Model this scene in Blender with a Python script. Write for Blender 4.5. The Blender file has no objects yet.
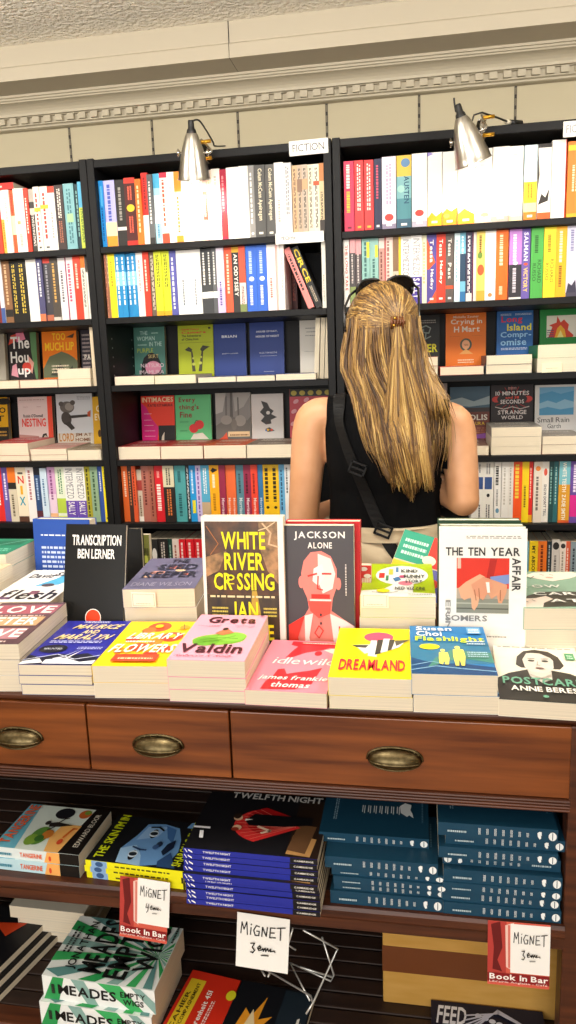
import bpy, bmesh, math, random
from mathutils import Vector, Matrix
from mathutils.geometry import tessellate_polygon
C = bpy.context.scene.collection
R = math.radians
rnd = random.Random(7)
H0 = 1.38            # camera height above the floor
FPX = 755.0          # focal length in pixels of the 576x1024 frame
# ---- camera axes from the photo's two vanishing points ------------------------------------
_d = Vector((132, 3838, FPX)).normalized()
_x = -Vector((-4348, -2, FPX)).normalized(); _x = (_x - _d * (_x @ _d)).normalized() if False else (_x - _d * _x.dot(_d)).normalized()
_y = _d.cross(_x)
if _y.z < 0: _y = -_y
def ray(px, py):
    v = Vector((px - 288, py - 512, FPX))
    return Vector((v.dot(_x), v.dot(_y), -v.dot(_d)))
def at(px, py, Y):
    r = ray(px, py); p = r * (Y / r.y); p.z += H0
    return p
def atz(px, py, Z):
    r = ray(px, py); p = r * ((Z - H0) / r.z); p.z += H0
    return p
# ---- materials ----------------------------------------------------------------------------
def lin(h):
    h = h.lstrip('#')
    if len(h) == 3: h = ''.join(c * 2 for c in h)
    out = []
    for k in (0, 2, 4):
        c = int(h[k:k+2], 16) / 255
        out.append(c / 12.92 if c <= .04045 else ((c + .055) / 1.055) ** 2.4)
    return (*out, 1)
_M = {}
def mat(name, col, rough=.5, metal=0, spec=.5, noise=0, nscale=(40, 40, 40), col2=None, bump=0, coord='Object', ndetail=3, coat=0):
    if name in _M: return _M[name]
    m = bpy.data.materials.new(name); m.use_nodes = True
    nt = m.node_tree; b = nt.nodes['Principled BSDF']
    b.inputs['Base Color'].default_value = lin(col)
    b.inputs['Roughness'].default_value = rough
    b.inputs['Metallic'].default_value = metal
    b.inputs['Specular IOR Level'].default_value = spec
    if coat: b.inputs['Coat Weight'].default_value = coat
    if noise or bump:
        tc = nt.nodes.new('ShaderNodeTexCoord'); mp = nt.nodes.new('ShaderNodeMapping')
        mp.inputs['Scale'].default_value = nscale
        nz = nt.nodes.new('ShaderNodeTexNoise'); nz.inputs['Scale'].default_value = 1; nz.inputs['Detail'].default_value = ndetail
        nt.links.new(tc.outputs[coord], mp.inputs[0]); nt.links.new(mp.outputs[0], nz.inputs['Vector'])
        if noise:
            rp = nt.nodes.new('ShaderNodeValToRGB')
            rp.color_ramp.elements[0].position = .5 - noise / 2; rp.color_ramp.elements[1].position = .5 + noise / 2
            rp.color_ramp.elements[0].color = lin(col); rp.color_ramp.elements[1].color = lin(col2 or col)
            nt.links.new(nz.outputs['Fac'], rp.inputs[0]); nt.links.new(rp.outputs[0], b.inputs['Base Color'])
        if bump:
            bp = nt.nodes.new('ShaderNodeBump'); bp.inputs['Strength'].default_value = 1; bp.inputs['Distance'].default_value = bump
            nt.links.new(nz.outputs['Fac'], bp.inputs['Height']); nt.links.new(bp.outputs[0], b.inputs['Normal'])
    _M[name] = m
    return m
def ink(h, rough=.38):
    h = h.lstrip('#')
    return mat('print_' + h + ('' if rough == .38 else '_%d' % (rough * 100)), h, rough + .06, spec=.32)
def paper(h='ecdfc6'):
    return mat('paper_' + h, h, .85, noise=.5, nscale=(3, 3, 1500), col2=''.join('%02x' % int(int(h[k:k+2], 16) * .9) for k in (0, 2, 4)), ndetail=1)
# ---- mesh builder -------------------------------------------------------------------------
class MB:
    def __init__(s): s.v = []; s.f = []; s.mi = []; s.sm = []; s.ms = []
    def m(s, mt):
        if mt not in s.ms: s.ms.append(mt)
        return s.ms.index(mt)
    def add(s, vs, fs, mt, smooth=False):
        b = len(s.v); s.v += [tuple(v) for v in vs]; k = s.m(mt)
        for f in fs: s.f.append([b + i for i in f]); s.mi.append(k); s.sm.append(smooth)
    def box(s, lo, hi, mt, M=None):
        x0, y0, z0 = lo; x1, y1, z1 = hi
        vs = [(x0,y0,z0),(x1,y0,z0),(x1,y1,z0),(x0,y1,z0),(x0,y0,z1),(x1,y0,z1),(x1,y1,z1),(x0,y1,z1)]
        if M: vs = [M @ Vector(v) for v in vs]
        s.add(vs, [(0,3,2,1),(4,5,6,7),(0,1,5,4),(1,2,6,5),(2,3,7,6),(3,0,4,7)], mt)
    def bbox(s, lo, hi, mt, r=.003, seg=2, M=None):
        bm = bmesh.new(); bmesh.ops.create_cube(bm, size=1)
        for v in bm.verts: v.co = Vector([(lo[i] + hi[i]) / 2 + v.co[i] * (hi[i] - lo[i]) for i in range(3)])
        bmesh.ops.bevel(bm, geom=bm.edges[:], offset=r, segments=seg, affect='EDGES', profile=.5)
        s.bm(bm, mt, M=M)
    def bm(s, bm, mt, smooth=False, M=None):
        bm.verts.index_update()
        vs = [(M @ v.co if M else v.co.copy()) for v in bm.verts]
        s.add(vs, [[v.index for v in f.verts] for f in bm.faces], mt, smooth); bm.free()
    def tube(s, pts, r, mt, n=8, cap=True):
        pts = [Vector(p) for p in pts]; rr = r if isinstance(r, (list, tuple)) else [r] * len(pts)
        vs, fs = [], []; up = Vector((0, 0, 1)); prev = None
        for i, p in enumerate(pts):
            t = (pts[min(i + 1, len(pts) - 1)] - pts[max(i - 1, 0)]).normalized()
            a = prev if prev is not None else (t.cross(up) if abs(t.dot(up)) < .95 else t.cross(Vector((1, 0, 0))))
            a = (a - t * a.dot(t)).normalized(); b = t.cross(a); prev = a
            for k in range(n):
                q = 2 * math.pi * k / n
                vs.append(p + (a * math.cos(q) + b * math.sin(q)) * rr[i])
        for i in range(len(pts) - 1):
            for k in range(n):
                fs.append((i*n+k, i*n+(k+1) % n, (i+1)*n+(k+1) % n, (i+1)*n+k))
        if cap: fs.append(tuple(range(n))[::-1]); fs.append(tuple(range((len(pts)-1)*n, len(pts)*n)))
        s.add(vs, fs, mt, True)
    def lathe(s, prof, mt, M=None, n=32, smooth=True):
        vs, fs = [], []
        for r, z in prof:
            for k in range(n):
                q = 2 * math.pi * k / n; v = Vector((r * math.cos(q), r * math.sin(q), z)); vs.append(M @ v if M else v)
        for i in range(len(prof) - 1):
            for k in range(n): fs.append((i*n+k, i*n+(k+1) % n, (i+1)*n+(k+1) % n, (i+1)*n+k))
        s.add(vs, fs, mt, smooth)
    def prism(s, prof, x0, x1, mt):      # (y,z) outline swept along x
        n = len(prof); vs = [(x0, y, z) for y, z in prof] + [(x1, y, z) for y, z in prof]
        s.add(vs, [(i, (i+1) % n, n + (i+1) % n, n + i) for i in range(n)] + [tuple(range(n))[::-1], tuple(range(n, 2*n))], mt)
    def build(s, name, parent=None, M=None):
        me = bpy.data.meshes.new(name); me.from_pydata(s.v, [], s.f)
        for mt in s.ms: me.materials.append(mt)
        me.polygons.foreach_set('material_index', s.mi); me.polygons.foreach_set('use_smooth', s.sm); me.update()
        bm = bmesh.new(); bm.from_mesh(me)
        bm.normal_update(); bm.to_mesh(me); bm.free()
        o = bpy.data.objects.new(name, me); C.objects.link(o)
        if parent: o.parent = parent
        if M: o.matrix_local = M
        return o
LABELS = {}
def tag(o, label, cat, group=None, kind=None):
    if label: o['label'] = label
    if cat: o['category'] = cat
    if group: o['group'] = group
    if kind: o['kind'] = kind
    if label: LABELS.setdefault(label, []).append(o.name)
    return o
def empty(name, M, label, cat, group=None):
    o = bpy.data.objects.new(name, None); C.objects.link(o); o.empty_display_size = .02
    o.matrix_world = M
    return tag(o, label, cat, group)
def struct(o):
    o['kind'] = 'structure'; return o
# ---- lettering: one flat mesh per glyph, laid out by hand ------------------------------------
_chars = sorted(set("ABCDEFGHIJKLMNOPQRSTUVWXYZabcdefghijklmnopqrstuvwxyz0123456789'.-&,?!é"))
G = {}
def make_glyphs():
    obs = []
    for bold, off in ((0, 0.0), (1, .022)):
        for ch in _chars:
            cu = bpy.data.curves.new('glyph', 'FONT'); cu.body = ch; cu.resolution_u = 2; cu.offset = off; cu.fill_mode = 'FRONT'
            ob = bpy.data.objects.new('glyph', cu); C.objects.link(ob); obs.append((ch, bold, ob))
    dg = bpy.context.evaluated_depsgraph_get(); dg.update()
    for ch, bold, ob in obs:
        ev = ob.evaluated_get(dg); me = ev.to_mesh()
        vs = [(v.co.x, v.co.y) for v in me.vertices]; fs = [tuple(p.vertices) for p in me.polygons]
        ev.to_mesh_clear()
        x0 = min(v[0] for v in vs); x1 = max(v[0] for v in vs)
        G[ch, bold] = ([(x - x0, y) for x, y in vs], fs, x1 - x0)
    for ch, b, ob in obs:
        cu = ob.data; bpy.data.objects.remove(ob); bpy.data.curves.remove(cu)
make_glyphs()
_T = {}
def text_geo(t, bold, gap=.075):
    key = (t, bold, gap)
    if key in _T: return _T[key]
    vs, fs, x = [], [], 0
    for ch in t:
        if ch == ' ': x += .26; continue
        g = G.get((ch, bold)) or G['-', bold]
        b = len(vs); vs += [(px + x, py) for px, py in g[0]]; fs += [tuple(b + i for i in f) for f in g[1]]
        x += g[2] + gap
    xs = [v[0] for v in vs]; ys = [v[1] for v in vs]
    x0, x1, y0, y1 = min(xs), max(xs), min(ys), max(ys)
    out = ([((a - x0) / (x1 - x0), (b - y0) / (y1 - y0)) for a, b in vs], fs)
    _T[key] = out
    return out
def tess(pts):
    return [tuple(t) for t in tessellate_polygon([[Vector((u, v, 0)) for u, v in pts]])]
# decor: prints flat ink on a panel. fr(u, v, k) maps panel coordinates 0..1 and an ink layer to 3-D
def decor(mb, spec, fr, asp=1.0):
    for k, it in enumerate(spec):
        L = k + 1; op = it[0]
        if op == 'r':
            _, a, b, c, d, col = it[:6]; pts = [(a, b), (c, b), (c, d), (a, d)]
            mb.add([fr(u, v, L) for u, v in pts], [(0, 1, 2, 3)], ink(col) if isinstance(col, str) else col)
        elif op == 'p':
            pts = it[1]; mb.add([fr(u, v, L) for u, v in pts], fix(tess(pts), pts), ink(it[2]) if isinstance(it[2], str) else it[2])
        elif op == 'e':
            _, cu, cv, ru, rv, col = it[:6]; a = R(it[6]) if len(it) > 6 else 0
            pts = []
            for q in range(20):
                t = 2 * math.pi * q / 20; x, y = ru * math.cos(t), rv * math.sin(t) / asp
                pts.append((cu + x * math.cos(a) - y * math.sin(a), cv + (x * math.sin(a) + y * math.cos(a)) * asp))
            mb.add([fr(u, v, L) for u, v in pts], [tuple(range(20))], ink(col) if isinstance(col, str) else col)
        elif op in ('t', 'T', 'U'):      # T: reads downwards (head to foot), U: reads upwards
            _, t, a, b, c, d, col = it[:7]; bold = it[7] if len(it) > 7 else 1; sh = it[8] if len(it) > 8 else 0
            gap = it[9] if len(it) > 9 else .075
            vs, fs = text_geo(t, bold, gap); out = []
            for u, v in vs:
                u2 = u + sh * v
                if op == 't': out.append((a + u2 * (c - a), b + v * (d - b)))
                elif op == 'T': out.append((a + v * (c - a), d - u2 * (d - b)))
                else: out.append((c - v * (c - a), b + u2 * (d - b)))
            mb.add([fr(u, v, L) for u, v in out], fs, ink(col) if isinstance(col, str) else col)
        elif op == 'l':
            pts, w, col = it[1], it[2], it[3]
            for (a, b), (c, d) in zip(pts, pts[1:]):
                dx, dy = c - a, (d - b) / asp; n = math.hypot(dx, dy) or 1; ox, oy = -dy / n * w / 2, dx / n * w / 2 * asp
                ex, ey = dx / n * w * .3, dy / n * w * .3 * asp
                q = [(a - ex + ox, b - ey + oy), (a - ex - ox, b - ey - oy), (c + ex - ox, d + ey - oy), (c + ex + ox, d + ey + oy)]
                mb.add([fr(u, v, L) for u, v in q], [(0, 1, 2, 3)], ink(col) if isinstance(col, str) else col)
        elif op == 'g':                  # small print too fine to read: rows of tiny bars
            _, a, b, c, d, col, rows = it[:7]; vert = len(it) > 7
            rr = random.Random(int(a * 999) + rows + int(b * 777))
            for i in range(rows):
                if vert:
                    x0 = a + (c - a) * i / rows; x1 = x0 + (c - a) / rows * .6; y = b
                    while y < d:
                        w = rr.uniform(.02, .07) * (d - b) * 1.5
                        q = [(x0, y), (x1, y), (x1, min(y + w, d)), (x0, min(y + w, d))]
                        mb.add([fr(u, v, L) for u, v in q], [(0, 1, 2, 3)], ink(col)); y += w + .018 * (d - b) * 1.5
                else:
                    y0 = b + (d - b) * i / rows; y1 = y0 + (d - b) / rows * .5; x = a
                    while x < c:
                        w = rr.uniform(.03, .12) * (c - a)
                        q = [(x, y0), (min(x + w, c), y0), (min(x + w, c), y1), (x, y1)]
                        mb.add([fr(u, v, L) for u, v in q], [(0, 1, 2, 3)], ink(col)); x += w + .025 * (c - a)
def fix(fs, pts):
    out = []
    for a, b, c in fs:
        (ax, ay), (bx, by), (cx, cy) = pts[a], pts[b], pts[c]
        out.append((a, b, c) if (bx - ax) * (cy - ay) - (by - ay) * (cx - ax) > 0 else (a, c, b))
    return out
# ---- a book: covers and spine in one mesh, page block in another ------------------------------
LIFT = .00018
def book(name, label, w, h, t, M, cover, front=(), spine=(), back=None, spine_col=None, hard=False, pages='ecdfc6', group=None, border=None, cat='book'):
    root = empty(name, M, label, cat, group)
    ct = .0022 if hard else .0006
    ov = .0014 if hard else 0
    mc = ink(cover) if isinstance(cover, str) else cover
    ms = ink(spine_col) if isinstance(spine_col, str) else (spine_col or mc)
    mk = ink(back) if back else mc
    c = MB()
    c.box((0, 0, t - ct), (w, h, t), mc)
    c.box((0, 0, 0), (w, h, ct), mk)
    c.box((-ct, 0, 0), (0, h, t), ms)
    if front: decor(c, front, lambda u, v, k: (u * w, v * h, t + LIFT * k), w / h)
    if spine: decor(c, spine, lambda u, v, k: (-ct - LIFT * k, v * h, u * t), t / h)
    c.build('cover', root)
    p = MB(); p.box((0, ov, ct), (w - ov - .0003, h - ov, t - ct), paper(pages))
    p.build('page_block', root)
    return root
def Mflat(x, y, z, yaw=0):          # cover up, foot towards the viewer; (x, y) = spine-foot corner
    return Matrix.Translation((x, y, z)) @ Matrix.Rotation(R(yaw), 4, 'Z')
def Mstand(x, y, z, lean=0, yaw=0): # front cover to the viewer, standing on its foot
    return Matrix.Translation((x, y, z)) @ Matrix.Rotation(R(yaw), 4, 'Z') @ Matrix.Rotation(R(90 - lean), 4, 'X')
_SP = Matrix(((0, 0, 1, 0), (1, 0, 0, 0), (0, 1, 0, 0), (0, 0, 0, 1)))
def Mspine(x, y, z, tilt=0):        # spine to the viewer, upright
    return Matrix.Translation((x, y, z)) @ Matrix.Rotation(R(tilt), 4, 'Y') @ _SP
_SF = Matrix(((0, -1, 0, 0), (1, 0, 0, 0), (0, 0, 1, 0), (0, 0, 0, 1)))
def Mspineflat(xr, y, z, yaw=0):    # lying cover up, spine to the viewer, head to the left; xr = foot end
    return Matrix.Translation((xr, y, z)) @ Matrix.Rotation(R(yaw), 4, 'Z') @ _SF
ORD = 'first second third fourth fifth sixth seventh eighth ninth tenth eleventh twelfth thirteenth fourteenth fifteenth sixteenth seventeenth eighteenth nineteenth twentieth twenty-first twenty-second twenty-third twenty-fourth twenty-fifth twenty-sixth twenty-seventh twenty-eighth twenty-ninth thirtieth thirty-first thirty-second thirty-third thirty-fourth thirty-fifth'.split()
LAMP_W, CEIL_W, STRIP_W, FRONT_FILL_W, CEIL_FILL_W, EXPO = 6, 4, 5, 88, 24, 0.1
# ==== the setting ============================================================================
cream = mat('cream_wall_paint', 'b6ab8f', .75, noise=.6, nscale=(3, 3, 3), col2='bdb398')
trimp = mat('cream_trim_paint', 'b9af99', .55)
beamp = mat('beam_paint', 'bab09c', .55)
stucco = mat('stucco_ceiling', 'efe9da', .9, noise=.5, nscale=(70, 70, 70), col2='f2eee2', bump=.011, ndetail=2)
floorm = mat('floor_boards', '6b5139', .5, noise=.6, nscale=(2, 30, 1), col2='7d6145')
def shell(name, lo, hi, m):
    b = MB(); b.box(lo, hi, m); return struct(b.build(name))
shell('floor', (-3.2, -2.6, -.1), (2.8, 2.8, 0), floorm)
shell('wall_left', (-3.3, -2.6, 0), (-3.2, 2.8, 2.6), cream)
shell('wall_right', (2.8, -2.6, 0), (2.9, 2.8, 2.6), cream)
shell('wall_front', (-3.2, -2.7, 0), (2.8, -2.6, 2.6), cream)
shell('ceiling', (-3.2, -2.6, 2.398), (2.8, 2.8, 2.5), stucco)
w = MB(); w.box((-3.2, 2.68, 0), (2.8, 2.8, 2.398), cream)
slot = mat('dark_slot', '2a241c', .6)
wl = w.build('wall_back'); struct(wl)
# slotted uprights let into the wall: narrow strips with a row of slots
for i, xs in enumerate((-1.806, -1.505, -1.204, -.902, -.600, -.300, 0, .300, .600, .9, 1.2)):
    b = MB(); b.box((xs - .004, 2.6785, 1.4), (xs + .004, 2.682, 2.212), slot)
    k = 1.42
    while k < 2.2:
        b.box((xs - .0028, 2.677, k), (xs + .0028, 2.679, k + .02), mat('slot_metal', '6d6350', .4)); k += .032
    o = b.build('trim_%d' % (i + 4)); struct(o)
# soffit beam with a stepped face
b = MB()
b.prism([(2.45, 2.294), (2.69, 2.294), (2.69, 2.398), (2.456, 2.398), (2.456, 2.338), (2.452, 2.335), (2.45, 2.332)], -3.2, -.568, beamp)
b.prism([(2.45, 2.294), (2.69, 2.294), (2.69, 2.398), (2.456, 2.398), (2.456, 2.338), (2.452, 2.335), (2.45, 2.332)], -.566, 2.8, beamp)
b.box((-.568, 2.453, 2.295), (-.566, 2.6, 2.397), slot)
struct(b.build('trim_1'))
# crown moulding
b = MB()
prof = [(2.567, 2.2945), (2.567, 2.287), (2.573, 2.286), (2.575, 2.281), (2.581, 2.280), (2.583, 2.276)]
for i in range(7):
    q = math.pi / 2 * i / 6; prof.append((2.583 + .044 * math.sin(q) ** 1.2 * .95, 2.246 + .03 * math.cos(q)))
prof += [(2.636, 2.246), (2.636, 2.2445), (2.648, 2.2445), (2.648, 2.224), (2.640, 2.224), (2.640, 2.221), (2.650, 2.219), (2.652, 2.214), (2.66, 2.212), (2.681, 2.212), (2.681, 2.2945)]
b.prism(prof, -3.2, 2.8, trimp)
struct(b.build('trim_2'))
b = MB(); x = -3.1
while x < 2.7:
    b.box((x, 2.633, 2.2255), (x + .024, 2.649, 2.2435), trimp); x += .0425
struct(b.build('trim_3'))
# ==== bookcases ==============================================================================
YB = 2.40
blackw = mat('black_stained_wood', '0e0e10', .5, noise=.5, nscale=(60, 60, 6), col2='131315', spec=.22)
SH = [2.027, 1.766, 1.545, 1.327, 1.078, .861, .60, .34]     # shelf tops, from the top board down
def bookcase(label, x0, x1):
    root = empty('bookcase', Matrix.Translation(((x0 + x1) / 2, YB, 0)), label, 'bookcase', None)
    inv = root.matrix_world.inverted()
    def part(nm, lo, hi):
        b = MB(); b.bbox(lo, hi, blackw, .0015, 1); o = b.build(nm, root); o.matrix_local = inv; return o
    part('upright', (x0, YB, 0), (x0 + .024, YB + .275, 2.031)); part('upright', (x1 - .024, YB, 0), (x1, YB + .275, 2.031))
    part('back_panel', (x0 + .024, YB + .268, .06), (x1 - .024, YB + .275, 2.0))
    part('top_board', (x0 + .024, YB + .001, SH[0] - .024), (x1 - .024, YB + .268, SH[0]))
    for z in SH[1:]: part('shelf', (x0 + .024, YB + .002, z - .02), (x1 - .024, YB + .268, z))
    part('plinth', (x0 + .024, YB + .02, 0), (x1 - .024, YB + .04, .06))
    # rows of little peg holes inside the uprights
    b = MB(); pin = mat('peg_metal', 'b8b4ac', .3, 1)
    for xx, sg in ((x0 + .024, 1), (x1 - .024, -1)):
        for z in (1.36, 1.39, 1.42, 1.45, 1.48, 1.60, 1.68, 1.83, 1.9):
            for y in (YB + .04, YB + .22): b.box((xx - .0003, y - .0025, z - .0025), (xx + .0003, y + .0025, z + .0025), pin)
    o = b.build('peg_holes', root); o.matrix_local = inv
    return root
XL0, XM0, XM1, XR1 = -1.83, -1.031, -.258, .575
bookcase('black bookcase on the left, cut off by the photo edge, next to slotted wall', XL0, XM0 - .001)
bookcase('black bookcase in the middle with the white FICTION sign on its top board', XM0, XM1)
bookcase('black bookcase on the right behind the woman, second lamp clipped to it', XM1 + .003, XR1)
INT = {'left': (XL0 + .024, XM0 - .025), 'middle': (XM0 + .024, XM1 - .024), 'right': (XM1 + .027, XR1 - .024)}
SHN = ['', 'top shelf', 'second shelf', 'third shelf', 'fourth shelf', 'fifth shelf', 'sixth shelf']
W_ = 'fdfaf4'
def spine_row(case, row, ymid, rows, yb=None, depth=.13):
    """rows: (left px, right px, colour, look, height, inks) measured across the row at ymid; inks are printed on the spine"""
    yb = yb or YB + .022
    z = SH[row] + .0006; last = INT[case][0] + .0012
    for i, (a, c, col, look, h, inks) in enumerate(rows):
        x0 = max(at(a, ymid, yb).x, last); x1 = max(at(c, ymid, yb).x, x0 + .006)
        x1 = min(x1, INT[case][1] - .001); t = x1 - x0 - .0004
        if t < .004: continue
        last = x1
        yy = yb + rnd.uniform(0, .01); h = min(h, SH[row - 1] - .02 - SH[row] - .002)
        k, side = (len(rows) - 1 - i, 'right') if case == 'left' else (i, 'left')
        lab = '%s, %s from the %s, %s, %s bookcase' % (look, ORD[k], side, SHN[row], case)
        book('paperback', lab, depth, h, t, Mspine(x0, yy, z), col, (), inks, spine_col=col, group='books on the %s of the %s bookcase' % (SHN[row], case))
def tx(s, col, a=.3, b=.93, u0=.25, u1=.75, bold=1): return ('T', s, u0, a, u1, b, col, bold)
def gk(col, a=.2, b=.92, n=1, u0=.3, u1=.75): return ('g', u0, a, u1, b, col, n, 1)
def bd(a, b, col): return ('r', 0, a, 1, b, col)
def lg(col='222222', v=.05): return ('r', .3, v, .7, v + .03, col)
K = '22201f'
# --- top shelves
spine_row('left', 1, 216, [
 (-14, -7, 'fff8f0', 'cream paperback at the photo edge', .2, [gk(K)]), (-7, 0, 'd8402c', 'red paperback at the photo edge', .2, [gk(W_)]),
 (0, 4, W_, 'white paperback with amber foot', .198, [bd(0, .55, 'f5c04a'), gk('c87820', .1, .5)]), (4, 10.5, W_, 'plain white paperback', .198, [gk('cfc7bd', .5, .9)]),
 (10.5, 14.5, 'f05a28', 'orange paperback with white strip', .196, [bd(.3, .6, 'ffe9c0'), gk('a02010', .65, .95)]), (14.5, 25, W_, 'wide white paperback', .2, [gk('c8b8a8', .1, .3), ('r', .2, .45, .5, .5, 'e3b070')]),
 (25, 29.5, 'e8391d', 'narrow red paperback', .198, [gk('fff0e0', .3, .85)]), (29.5, 35, '38322c', 'black and white patterned paperback', .195, [bd(.6, .7, 'ddd0c0'), bd(.8, 1, 'b9b0a4'), gk('e8e0d8', .1, .6, 2)]),
 (35, 41, 'f6eee2', 'white paperback with yellow dot and red title', .2, [gk('c23a2c', .15, .9), bd(.62, .68, 'f2c22c'), lg('555555')]), (41, 49, 'f8f1e8', 'white paperback with red title and yellow dot', .2, [gk('d8382c', .2, .9), bd(.66, .72, 'f2c22c'), lg('555555')]),
 (49, 56, W_, 'white paperback with red head', .198, [bd(.9, 1, 'd8452c'), gk('b8b0a8', .2, .6)]), (56, 64.5, '3a2a28', 'dark brown paperback with big white lettering', .2, [gk('efe6da', .5, .95, 2), gk('b46a4a', .12, .45, 2)]),
 (64.5, 75, '82b8bf', 'pale teal paperback', .203, [gk('3c7680', .1, .92, 2), ('r', .2, .42, .8, .55, 'a9cf9c')]), (75, 79.5, '173a42', 'dark teal paperback', .2, [gk('7fb6b0', .2, .9)]),
 (79.5, 84.5, '58b4dc', 'sky blue paperback with lime map foot', .205, [bd(0, .62, 'c9d64a'), gk('35682c', .1, .6, 2)])])
spine_row('middle', 1, 205, [
 (93, 104, '1f95e6', 'bright blue paperback', .203, [gk('0a4f9e', .1, .6), ('r', .3, .62, .7, .92, '5fc0f5')]), (104, 115, 'b8b6e8', 'lilac to orange paperback', .203, [bd(0, .17, 'f59a28'), bd(.17, .38, 'fbd9b0'), gk('4458b8', .4, .95)]),
 (115, 124.5, '26221f', 'black paperback with white label band', .203, [bd(.25, .3, 'f4efe6'), gk('9a948c', .4, .9)]), (124.5, 135.5, '4d1714', 'dark red paperback with yellow medallion', .206, [bd(.92, 1, 'd9382a'), gk('f0654a', .68, .88, 2), ('e', .5, .56, .36, .055, 'e8c62e'), gk('f0654a', .2, .44, 2), bd(0, .08, 'c6281f')]),
 (135.5, 141.5, 'f4721c', 'orange paperback', .2, [gk('ffd9a8', .2, .9)]), (141.5, 148, 'e2302a', 'tall red book with white foot', .218, [bd(0, .42, 'f6f0ea'), gk('8a1410', .5, .95)]),
 (148, 153.5, '5d5f63', 'grey paperback with white title', .21, [gk('f0ece6', .3, .9), bd(0, .1, '2c2b2b')]), (153.5, 160.5, 'a9d9f0', 'pale blue paperback', .212, [bd(.3, .7, 'e6f4fb'), bd(.8, 1, '4fb4e0'), gk('3c76a0', .1, .3)]),
 (160.5, 168, 'f7e6e0', 'white paperback with orange lettering', .212, [gk('e8502c', .25, .9), bd(0, .15, 'e34a30'), bd(.93, 1, 'e5304a')]), (168, 175, W_, 'white paperback left of the lamp', .212, [gk('ddd4ca', .2, .8)]),
 (175, 182, 'fbe3b8', 'cream and orange paperback', .212, [bd(.72, 1, 'f5902c'), bd(0, .1, 'f08a2a'), gk('e86a2a', .15, .65)]), (182, 192.5, W_, 'white paperback directly below the lamp', .21, [gk('e4dcd2', .3, .7)]),
 (192.5, 203, W_, 'white paperback with tan foot below the lamp', .21, [bd(0, .12, 'ecd9bc'), gk('dcd2c8', .3, .7)]), (203, 207.5, 'f2c8c0', 'pale paperback with red stripe', .21, [bd(.3, .7, 'e0402c'), gk('fff0ea', .35, .65)]),
 (207.5, 212, 'fbeed8', 'narrow cream paperback right of the lamp', .21, [gk('e0cfa8', .2, .9)]), (212, 220.5, W_, 'white paperback right of the lamp', .212, [gk('d0c8c0', .3, .9)]),
 (220.5, 227, 'b01c3c', 'crimson paperback', .208, [gk('ff8a90', .4, .92), ('p', [(.1, .05), (1, .05), (1, .3), (.4, .45)], 'e0282c')]), (227, 240, W_, 'widest plain white paperback', .212, [gk('efe9e2', .3, .6)]),
 (240, 249, W_, 'plain white paperback left of grey one', .212, [gk('d8d2cc', .1, .3)]), (249, 255, '8f8d8c', 'mid grey paperback', .212, [gk('f0eeea', .2, .9), lg('f0eeea')]),
 (255, 265.5, '4e4d4c', 'dark grey paperback titled in cream script', .212, [tx('Colum McCann Apeirogon', 'e9dfc0', .24, .95), lg('f0e8d8')]), (265.5, 275, '555351', 'second dark grey paperback titled in cream script', .212, [tx('Colum McCann Apeirogon', 'e9dfc0', .24, .95), lg('f0e8d8')]),
 (275, 284, 'f6f2ee', 'white book standing proud of the row', .215, [gk('b8b0a8', .2, .5)]), (284, 292, 'dcdcdc', 'silver white paperback', .212, [gk('8a8a90', .3, .95, 2)]),
 (292.5, 297.5, 'd8ad84', 'tan paperback of a matching series', .203, [gk(K, .1, .95, 2), bd(0, .05, 'efe2cc')]), (297.5, 302.5, 'c0a890', 'sandy brown paperback of a matching series', .203, [gk(K, .1, .95, 2), bd(.62, .8, '8a6a55')]),
 (302.5, 308, 'bfae9c', 'grey brown paperback of a matching series', .203, [gk(K, .1, .95, 2), bd(.65, .8, 'd0a078')]), (308, 313.5, 'efe2c6', 'cream paperback of a matching series', .203, [gk(K, .1, .95, 2)]),
 (313.5, 319.5, 'f2e8d2', 'pale cream paperback of a matching series', .203, [gk(K, .1, .95, 2), bd(.7, .76, 'c8562c')]), (319.5, 324.5, 'e9ceA0'.lower(), 'orange topped paperback of a matching series', .203, [gk(K, .1, .6, 2), bd(.75, 1, 'd98a4c'), bd(0, .2, '3b3029')]),
 (324.5, 329.6, 'f0c0a8', 'peach paperback at the row end', .203, [gk('a04030', .1, .95, 2), bd(.8, 1, 'e58a50')])])
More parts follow.
